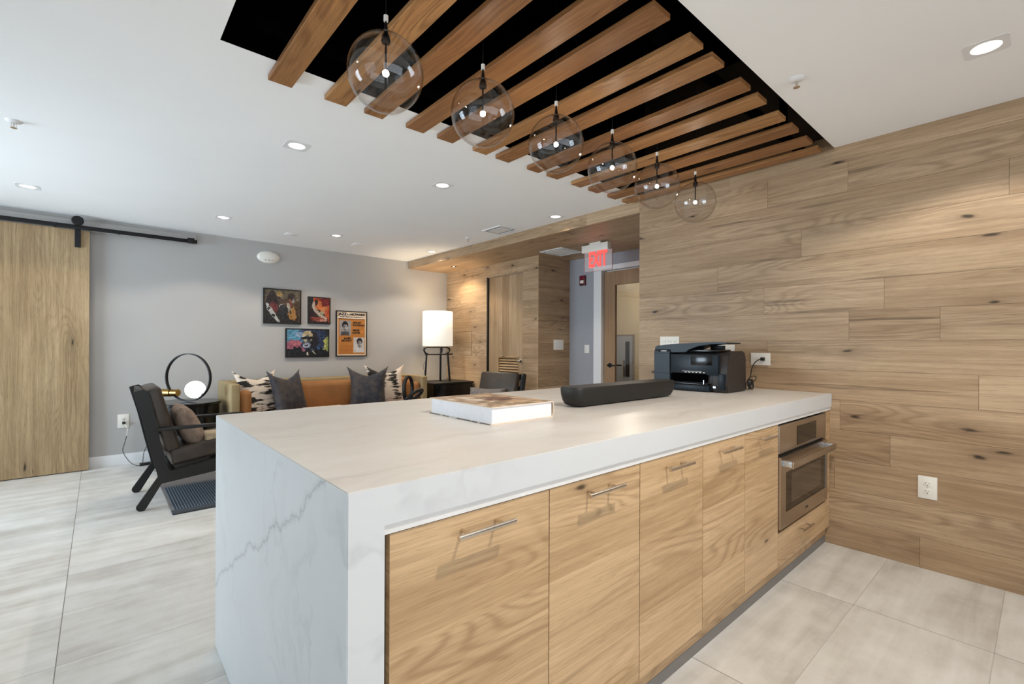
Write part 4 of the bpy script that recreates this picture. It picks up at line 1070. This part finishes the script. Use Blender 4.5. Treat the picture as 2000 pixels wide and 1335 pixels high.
def poster(u, v):
    n_ = (nzp(u, v)-.5)*10
    if u < .04 or u > .96 or v < .03 or v > .975: return np.array([226, 206, 176])+n_
    if v > .845: return np.array([224, 206, 184])+n_
    if v > .83: return np.array([60, 40, 26])
    if .08 < u < .47 and .46 < v < .80: return head(u, v, .27, .64, .17, False)
    if .56 < u < .94 and .07 < v < .42: return head(u, v, .77, .27, .16, True)
    if ((u-.87)/.035)**2+((v-.72)/.022)**2 < 1 or ((u-.87)/.035)**2+((v-.55)/.022)**2 < 1 or ((u-.13)/.035)**2+((v-.34)/.022)**2 < 1: return np.array([226, 130, 60])
    if .1 < u < .52 and v < .25 and (int(v*90) % 3 == 0): return np.array([150, 84, 34])
    return np.array([180, 116, 50])+n_
X0_, X1_, Z0_, Z1_ = 2.3035, 2.718, 1.0525, 1.6484
e, pp = framed('framed_poster', 'tall framed orange concert poster with two black and white portraits', X0_, X1_, Z0_, Z1_, poster, 100, 144)
def ptext(body, size, u, v, bold=.0008, xs=1., m=M['slot']):
    mt = Matrix.Translation((X0_+(X1_-X0_)*u, YG-.027, Z0_+(Z1_-Z0_)*v)) @ Matrix.Rotation(PI/2, 4, 'X')
    return add_text('lettering', body, size, mt, m, pp, bold, xs)
ptext('JAZZ', .046, .20, .925, .0022, 1.05); ptext('at the', .026, .415, .92); ptext('HOWARD', .040, .70, .925, .0028, 1.08)
ptext('7th AND T STREETS  N.W.  WASHINGTON, D.C.', .015, .5, .868)
pn = M['slot']
ptext('SARAH', .034, .67, .745, .0018, 1.05); ptext('VAUGHAN', .034, .72, .69, .0018, 1.0)
ptext('MILES', .034, .64, .575, .0018, 1.1); ptext('DAVIS', .034, .64, .52, .0018, 1.1)
ptext('JAMES', .034, .36, .395, .0018, 1.05); ptext('MOODY', .034, .33, .345, .0018, 1.1)
# ================================================================== SOFA
e = empty('sofa', (2.1, 5.7, 0)); tag(e, 'long tan velvet sofa with a straight high back against the gray wall', 'sofa')
SX0, SX1, SYF, SYB, SZ = .985, 3.225, 5.33, 6.0, .805
bm = bmesh.new(); box(bm, SX0+.085, SX1-.085, SYB-.2, SYB, .12, SZ, bev=.018, seg=3)
finish('sofa_back', bm, M['tan_rim'], e, smooth=40, world=True)
for xa, xb in ((SX0, SX0+.084), (SX1-.084, SX1)):
    bm = bmesh.new(); box(bm, xa, xb, SYF, SYB, .12, SZ, bev=.016, seg=3); finish('arm', bm, M['tan_rim'], e, smooth=40, world=True)
bm = bmesh.new(); box(bm, SX0+.09, SX1-.09, SYF+.25, SYB-.201, .44, SZ-.03, bev=.06, seg=4); finish('back_cushion', bm, M['tan_velvet'], e, smooth=40, world=True)
for xa, xb in ((SX0+.085, SX0+.20), (SX1-.20, SX1-.085)):
    bm = bmesh.new(); box(bm, xa, xb, SYF+.02, SYB-.3, .40, SZ-.07, bev=.05, seg=4); finish('side_cushion', bm, M['tan_velvet'], e, smooth=40, world=True)
bm = bmesh.new(); box(bm, SX0+.086, SX1-.086, SYF-.10, SYB-.21, .28, .44, bev=.04, seg=3); finish('seat_cushion', bm, M['tan_velvet'], e, smooth=40, world=True)
bx('sofa_base', (SX0+.03, SX1-.03, SYF-.02, SYB-.03, .10, .28), M['tan_rim'], e, bev=.01)
for x in (SX0+.1, SX1-.1):
    for y in (SYF+.06, SYB-.1): lt('leg', [(0, 0), (.018, 0), (.026, .10), (0, .10)], M['black_wood'], None, 14, (x, y, 0)).parent = None
for o in list(COL.objects):
    if o.name.startswith('leg') and o.parent is None: o.parent = e; o.matrix_parent_inverse = parent_inv(e)
# scatter cushions
def cushion(name, lbl, grp, w_, h_, t_, m, loc, rz, tilt, dip=.16, spike=.035):
    """pillow standing on its lower edge; local x width, z height, faces -y"""
    bm = bmesh.new(); uv = bm.loops.layers.uv.new('UVMap'); n = 18; V = {}
    for s_ in (-1, 1):
        for j in range(n+1):
            for i in range(n+1):
                x, y = -1+2*i/n, -1+2*j/n
                edge = i in (0, n) or j in (0, n)
                if edge and s_ == 1: V[s_, i, j] = V[-1, i, j]; continue
                th = t_/2*((1-x**4)*(1-y**4))**.55
                X = x*w_/2*(1-.07*(1-y*y)) ; Z = y*h_/2*(1-.05*(1-x*x))
                X += spike*x*abs(x)**5*abs(y)**5; Z += spike*y*abs(x)**5*abs(y)**5*1.2
                if y > 0: Z -= dip*h_*(y**3)*(1-abs(x)**1.1)*.9; th *= 1-.25*y*(1-abs(x))
                V[s_, i, j] = bm.verts.new((X, s_*th, Z+h_/2))
    for s_ in (-1, 1):
        for j in range(n):
            for i in range(n):
                q = [V[s_, i, j], V[s_, i+1, j], V[s_, i+1, j+1], V[s_, i, j+1]]
                if s_ == 1: q = q[::-1]
                fc = bm.faces.new(q)
                for l_ in fc.loops: l_[uv].uv = ((l_.vert.co.x+w_/2)+rz, l_.vert.co.z+s_+rz)
    o = finish(name, bm, m, None, smooth='all')
    o.matrix_world = Matrix.Translation(loc) @ Matrix.Rotation(rz, 4, 'Z') @ Matrix.Rotation(tilt, 4, 'X')
    tag(o, lbl, 'cushion', grp); return o
CG = 'scatter cushions on the tan sofa'
cushion('scatter_cushion', 'white cushion with black brushed pattern at the left end of the sofa', CG, .44, .47, .15, M['ikat'], (1.30, 5.47, .436), R(24), R(-14))
cushion('scatter_cushion', 'slate velvet cushion at the left, beside a patterned one', CG, .42, .47, .15, M['velvet'], (1.595, 5.40, .436), R(32), R(-16))
cushion('scatter_cushion', 'slate velvet cushion at the right, in front of a patterned one', CG, .42, .48, .15, M['velvet'], (2.43, 5.37, .436), R(-22), R(-14))
cushion('scatter_cushion', 'white cushion with black brushed pattern at the right end, partly hidden', CG, .46, .49, .15, M['ikat'], (2.745, 5.50, .436), R(-6), R(-12))
# ================================================================== SIDE TABLE + RING LAMP
TZ = .635
e = empty('round_side_table', (.655, 5.62, 0)); tag(e, 'round black drum side table between the armchair and sofa', 'side table')
lt('table_top', [(0, TZ-.03), (.285, TZ-.03), (.295, TZ-.024), (.295, TZ-.004), (.29, TZ), (0, TZ)], M['black_gloss'], e, 48)
lt('drum', [(0, .03), (.27, .03), (.28, .06), (.28, TZ-.0305), (0, TZ-.0305)], M['black_gloss'], e, 48)
lt('plinth', [(0, 0), (.262, 0), (.262, .0295), (0, .0295)], M['toe_gray'], e, 48)
e = empty('ring_lamp', (.665, 5.57, TZ)); tag(e, 'table lamp with a large black ring, brass cylinders and glowing white ball', 'table lamp')
RR = .236; rc = Vector((.665, 5.57, TZ+RR+.003))
ang = R(-47)   # ring plane turned towards the room
ux, uz = Vector((math.cos(ang), math.sin(ang), 0)), Vector((0, 0, 1)); nn_ = ux.cross(uz)
bm = bmesh.new(); ring = []
for k in range(72):
    a = 2*PI*k/72; d_ = ux*math.cos(a)+uz*math.sin(a)
    ring.append([bm.verts.new(rc+d_*r_+nn_*o_) for r_, o_ in ((RR, -.016), (RR, .016), (RR-.008, .016), (RR-.008, -.016))])
for k in range(72):
    A, B = ring[k], ring[(k+1) % 72]
    for j in range(4): bm.faces.new([A[j], A[(j+1) % 4], B[(j+1) % 4], B[j]])
bmesh.ops.recalc_face_normals(bm, faces=bm.faces)
finish('ring', bm, M['black_metal'], e, smooth=40, world=True)
bm = bmesh.new()
cb = rc-ux*.175*.97-uz*.152
lathe(bm, [(0, -.004), (.034, -.004), (.034, .062), (0, .062)], 28, (0, 0, 0)); lathe(bm, [(0, -.094), (.026, -.094), (.038, -.104), (.038, -.012), (0, -.012)], 28, (0, 0, 0))
bmesh.ops.recalc_face_normals(bm, faces=bm.faces)
ax = Matrix.Rotation(ang, 4, 'Z') @ Matrix.Rotation(PI/2, 4, 'Y')
bmesh.ops.transform(bm, matrix=Matrix.Translation(cb+ux*.0) @ ax, verts=bm.verts)
finish('brass_weight', bm, M['brass'], e, smooth=35, world=True)
gb = rc+ux*.075-uz*.118
bm = bmesh.new(); sph(bm, gb, .088, 20, (1, 1, .97)); finish('opal_ball', bm, M['opal'], e, smooth='all', world=True)
bm = bmesh.new(); pb = rc+ux*.155-uz*.165; tube(bm, [gb+ux*.07-uz*.045, pb], .012, 12); finish('ball_holder', bm, M['black_metal'], e, smooth=40, world=True)
l = bpy.data.lights.new('ball_glow', 'POINT'); l.energy = 2.5; l.color = (1, .93, .82); l.shadow_soft_size = .1
# lamp cable with inline switch on the floor
e = empty('lamp_cable', (.2, YG-.05, 0)); tag(e, 'thin lamp cable hanging from the low gray wall outlet down to the floor', 'cable')
bm = bmesh.new(); box(bm, .180, .206, YG-.045, YG-.0088, .405, .428, bev=.003); finish('plug', bm, M['black_plastic'], e, smooth=35, world=True)
bm = bmesh.new(); tube(bm, spline([(.197, YG-.04, .41), (.22, YG-.045, .36), (.215, YG-.045, .29)], 6), .0035, 8); finish('white_lead', bm, M['white_plastic'], e, smooth=60, world=True)
bm = bmesh.new()
tube(bm, spline([(.215, YG-.045, .29), (.20, YG-.05, .22), (.185, YG-.05, .155), (.205, YG-.07, .09), (.245, YG-.12, .03), (.285, YG-.16, .006), (.32, YG-.18, .006), (.335, YG-.13, .012), (.35, YG-.09, .12), (.39, YG-.07, .2), (.43, YG-.06, .25)], 8), .003, 8)
finish('black_lead', bm, M['black_plastic'], e, smooth=60, world=True)
bx('inline_switch', (.31, .40, YG-.20, YG-.155, .0005, .026), M['black_plastic'], e, bev=.005)
# ================================================================== ARMCHAIRS (local x forward, origin on floor)
def make_chair():
    root = empty('lounge_chair')
    ox = .55
    side = [(.186, .855), (.246, .873), (.278, .845), (.300, .75), (.343, .49), (.385, .30), (.404, .262), (.69, .315), (.88, .355), (.90, .56), (.93, .56), (.965, .30),
            (.985, .0145), (.945, .0145), (.925, .26), (.69, .213), (.352, .1755), (.262, .012), (.248, .0), (.222, .0), (.206, .018), (.206, .034), (.330, .227), (.287, .42), (.2387, .6515)]
    for s_ in (-1, 1):
        y0 = s_*.285
        pr('side_frame', [(a-ox, b) for a, b in side], y0-.014, y0+.014, M['black_wood'], root, 'Y', bev=.003)
        bm = bmesh.new(); box(bm, .315-ox, 1.0-ox, y0-.022, y0+.022, .562, .586, bev=.006); finish('armrest', bm, M['black_wood'], root, smooth=35)
    for (xx, zz, w1, h1) in ((.232, .835, .018, .045), (.262, .70, .014, .035), (.295, .55, .014, .035), (.33, .40, .014, .035), (.90, .30, .02, .04), (.42, .235, .02, .04)):
        bx('cross_rail', (xx-w1-ox, xx+w1-ox, -.271, .271, zz-h1, zz+h1*.6), M['black_wood'], root, bev=.003, world=False)
    bm = bmesh.new(); vs = box(bm, -.05, .05, -.262, .262, 0, .50, bev=.028, seg=4)
    bmesh.ops.transform(bm, matrix=Matrix.Translation((.425-ox, 0, .395)) @ Matrix.Rotation(R(-15), 4, 'Y'), verts=bm.verts)
    finish('back_cushion', bm, M['leather'], root, smooth=50)
    bm = bmesh.new(); box(bm, 0, .56, -.262, .262, -.065, .065, bev=.028, seg=4)
    bmesh.ops.transform(bm, matrix=Matrix.Translation((.405-ox, 0, .348)) @ Matrix.Rotation(R(-9), 4, 'Y'), verts=bm.verts)
    finish('seat_cushion', bm, M['leather'], root, smooth=50)
    return root
ch = make_chair(); ch.location = (.55, 4.575, .0); 
tag(ch, 'black framed lounge chair with brown leather cushions at the left, side on', 'armchair', 'matching leather lounge chairs')
c2 = copy_tree(ch); c2.location = (3.425, 4.30, .0); c2.rotation_euler = (0, 0, R(197))
tag(c2, 'brown leather lounge chair in front of the louvred door, back and corner visible', 'armchair', 'matching leather lounge chairs')
cushion('fur_cushion', 'taupe fur cushion leaning in the left lounge chair', 'loose textiles on the lounge chairs', .42, .34, .16, M['fur'], (.60, 4.55, .40), R(90), R(-22), dip=.03, spike=.0)
o = bx('folded_throw', (.63, .95, 4.33, 4.54, .425, .50), M['throw'], bev=.025, seg=4, world=False, M4=None); tag(o, 'beige folded throw lying on the seat of the left lounge chair', 'throw', 'loose textiles on the lounge chairs')
o.rotation_euler = (0, 0, 0)
cushion('gray_cushion', 'gray cushion on the seat of the lounge chair by the louvred door', 'loose textiles on the lounge chairs', .46, .30, .14, M['gray_fabric'], (3.38, 4.33, .42), R(-62), R(-20), dip=.02, spike=0)
# ================================================================== RUG, COFFEE TABLE, SCULPTURE
bm = bmesh.new(); box(bm, .393, 3.15, 4.035, 5.15, 0.0005, .014, bev=.006)
o = finish('area_rug', bm, M['rug'], smooth=35); tag(o, 'charcoal and navy ribbed rug under the left lounge chair', 'rug')
e = empty('coffee_table', (2.1, 4.7, 0)); tag(e, 'low black coffee table in front of the sofa, mostly hidden by the island', 'coffee table')
bm = bmesh.new(); box(bm, 1.4, 2.76, 4.42, 4.98, .385, .42, bev=.004); finish('table_top', bm, M['black_wood'], e, smooth=35, world=True)
for x in (1.46, 2.70):
    for y in (4.48, 4.92): bx('leg', (x-.02, x+.02, y-.02, y+.02, .014, .3845), M['black_wood'], e)
e = empty('cream_box', (1.65, 4.62, .42)); tag(e, 'pale cream box on the coffee table, only its top edge showing', 'box')
bx('box_body', (1.47, 1.82, 4.50, 4.68, .4205, .575), M['cream'], e); bx('box_lid', (1.465, 1.825, 4.495, 4.685, .5755, .60), M['cream'], e, bev=.003)
bm = bmesh.new(); K1 = Vector((2.60, 4.70, 0))
r1, c1 = .022, Vector((2.595, 4.70, .715))
pts = []
for k in range(120):
    t = 2*PI*k/120
    # twisted double loop: one tall ring and one low ring
    if k < 60:
        a = 2*PI*k/60; p = c1+Vector((.088*math.sin(a)*.9, .05*math.sin(a), -.135*math.cos(a)))
    else:
        a = 2*PI*(k-60)/60; p = c1+Vector((.065, -.02, -.075))+Vector((.10*math.sin(a)-.065*math.cos(a), .06*math.sin(a)+.02*math.cos(a), -.06*math.cos(a)))
    pts.append(p)
tube(bm, spline(pts[::4]+[pts[0]], 5), .020, 12); tube(bm, spline([c1+Vector((0, 0, -.13)), c1+Vector((.02, 0, -.2)), c1+Vector((.03, 0, -.275))], 5), .02, 12)
lathe(bm, [(0, 0), (.07, 0), (.07, .02), (0, .02)], 24, (2.62, 4.70, .4203))
bmesh.ops.recalc_face_normals(bm, faces=bm.faces)
o = finish('knot_sculpture', bm, M['black_wood'], smooth=50); tag(o, 'black looped knot sculpture in front of the right end of the sofa', 'sculpture')
# ================================================================== END TABLE + LAMP
e = empty('end_table', (3.66, 5.6, 0)); tag(e, 'black square end table in the corner under the white drum lamp', 'end table')
EX0, EX1, EY0, EY1, EZ = 3.335, 3.985, 5.345, 5.87, .70
bx('table_top', (EX0, EX1, EY0, EY1, EZ-.022, EZ), M['black_wood'], e, bev=.002)
bm = bmesh.new()
box(bm, EX0+.006, EX1-.006, EY0+.02, EY1-.006, .35, EZ-.0225); finish('case', bm, M['black_gloss'], e, world=True)
dr = bx('drawer', (EX0+.02, EX1-.02, EY0+.004, EY0+.0195, .47, EZ-.03), M['black_gloss'], e, bev=.001)
bx('knob', (3.63, 3.66, EY0-.012, EY0+.0035, .575, .595), M['black_metal'], dr, bev=.003, world=False); 
for x in (EX0+.03, EX1-.03):
    for y in (EY0+.04, EY1-.03): bx('leg', (x-.02, x+.02, y-.02, y+.02, 0, .3495), M['black_wood'], e)
LX, LY = 3.553, 5.61
e = empty('drum_lamp', (LX, LY, EZ)); tag(e, 'lamp with a tall white drum shade on a black open frame in the corner', 'table lamp')
bm = bmesh.new(); n = 64; r0 = .209
z0_, z1_ = 1.192, 1.672
for (za, zb_) in ((z0_, z1_),):
    A = [bm.verts.new((LX+r0*math.cos(2*PI*k/n), LY+r0*math.sin(2*PI*k/n), za)) for k in range(n)]
    B = [bm.verts.new((LX+r0*.985*math.cos(2*PI*k/n), LY+r0*.985*math.sin(2*PI*k/n), zb_)) for k in range(n)]
    for k in range(n): bm.faces.new([A[k], A[(k+1) % n], B[(k+1) % n], B[k]])
sh = finish('lamp_shade', bm, M['shade'], e, smooth='all', world=True)
md = sh.modifiers.new('thickness', 'SOLIDIFY'); md.thickness = .003; md.offset = -1
bm = bmesh.new()
# rounded loop under the shade, in the wall plane, with three legs
def P(dx, dz, dy=0): return (LX+dx, LY+dy, dz)
loop = [P(-.16, 1.18), P(-.205, 1.165), P(-.215, 1.13), P(-.19, 1.095), P(-.15, 1.085)]
tube(bm, spline(loop, 5), .012, 10); loop2 = [P(.12, 1.18, -.03), P(.165, 1.165, -.03), P(.175, 1.13, -.03), P(.15, 1.095, -.03), P(.11, 1.085, -.03)]
tube(bm, spline(loop2, 5), .012, 10)
tube(bm, [P(-.16, 1.18), P(.12, 1.18, -.03)], .012, 10)
finish('frame_loop', bm, M['black_metal'], e, smooth=50, world=True)
bm = bmesh.new(); tube(bm, [P(-.2, 1.08), P(.215, 1.08, -.05)], .009, 10); finish('cross_bar', bm, M['black_metal'], e, smooth=50, world=True)
for a, b, r_ in ((P(-.175, 1.10), P(-.2, EZ+.002, .0), .012), (P(.075, 1.10, .04), P(.085, EZ+.002, .06), .014), (P(.145, 1.11, -.03), P(.17, EZ+.002, -.05), .014)):
    bm = bmesh.new(); tube(bm, [a, b], r_, 10); finish('leg', bm, M['black_metal'], e, smooth=50, world=True)
bm = bmesh.new(); lathe(bm, [(0, 1.10), (.016, 1.10), (.02, 1.16), (.02, 1.24), (0, 1.24)], 16, (LX+.06, LY, 0)); tube(bm, [P(-.21, 1.24), P(.21, 1.24)], .004, 6)
bmesh.ops.recalc_face_normals(bm, faces=bm.faces); finish('socket', bm, M['black_metal'], e, smooth=40, world=True)
bm = bmesh.new(); tube(bm, spline([P(-.185, 1.05), P(-.17, 1.02), P(-.195, .98), P(-.225, .93), P(-.215, .86), P(-.2, .80), P(-.205, .71)], 6), .0025, 6)
finish('cable', bm, M['black_plastic'], e, smooth=50, world=True)
l = bpy.data.lights.new('shade_glow', 'POINT'); l.energy = 18; l.color = (1, .80, .56); l.shadow_soft_size = .06
lo = bpy.data.objects.new('shade_glow', l); COL.objects.link(lo); lo.parent = e; lo.location = (0, 0, 1.45-EZ)
bm = bmesh.new(); sph(bm, (LX, LY, 1.35), .035, 10); finish('bulb', bm, M['opal'], e, smooth='all', world=True)
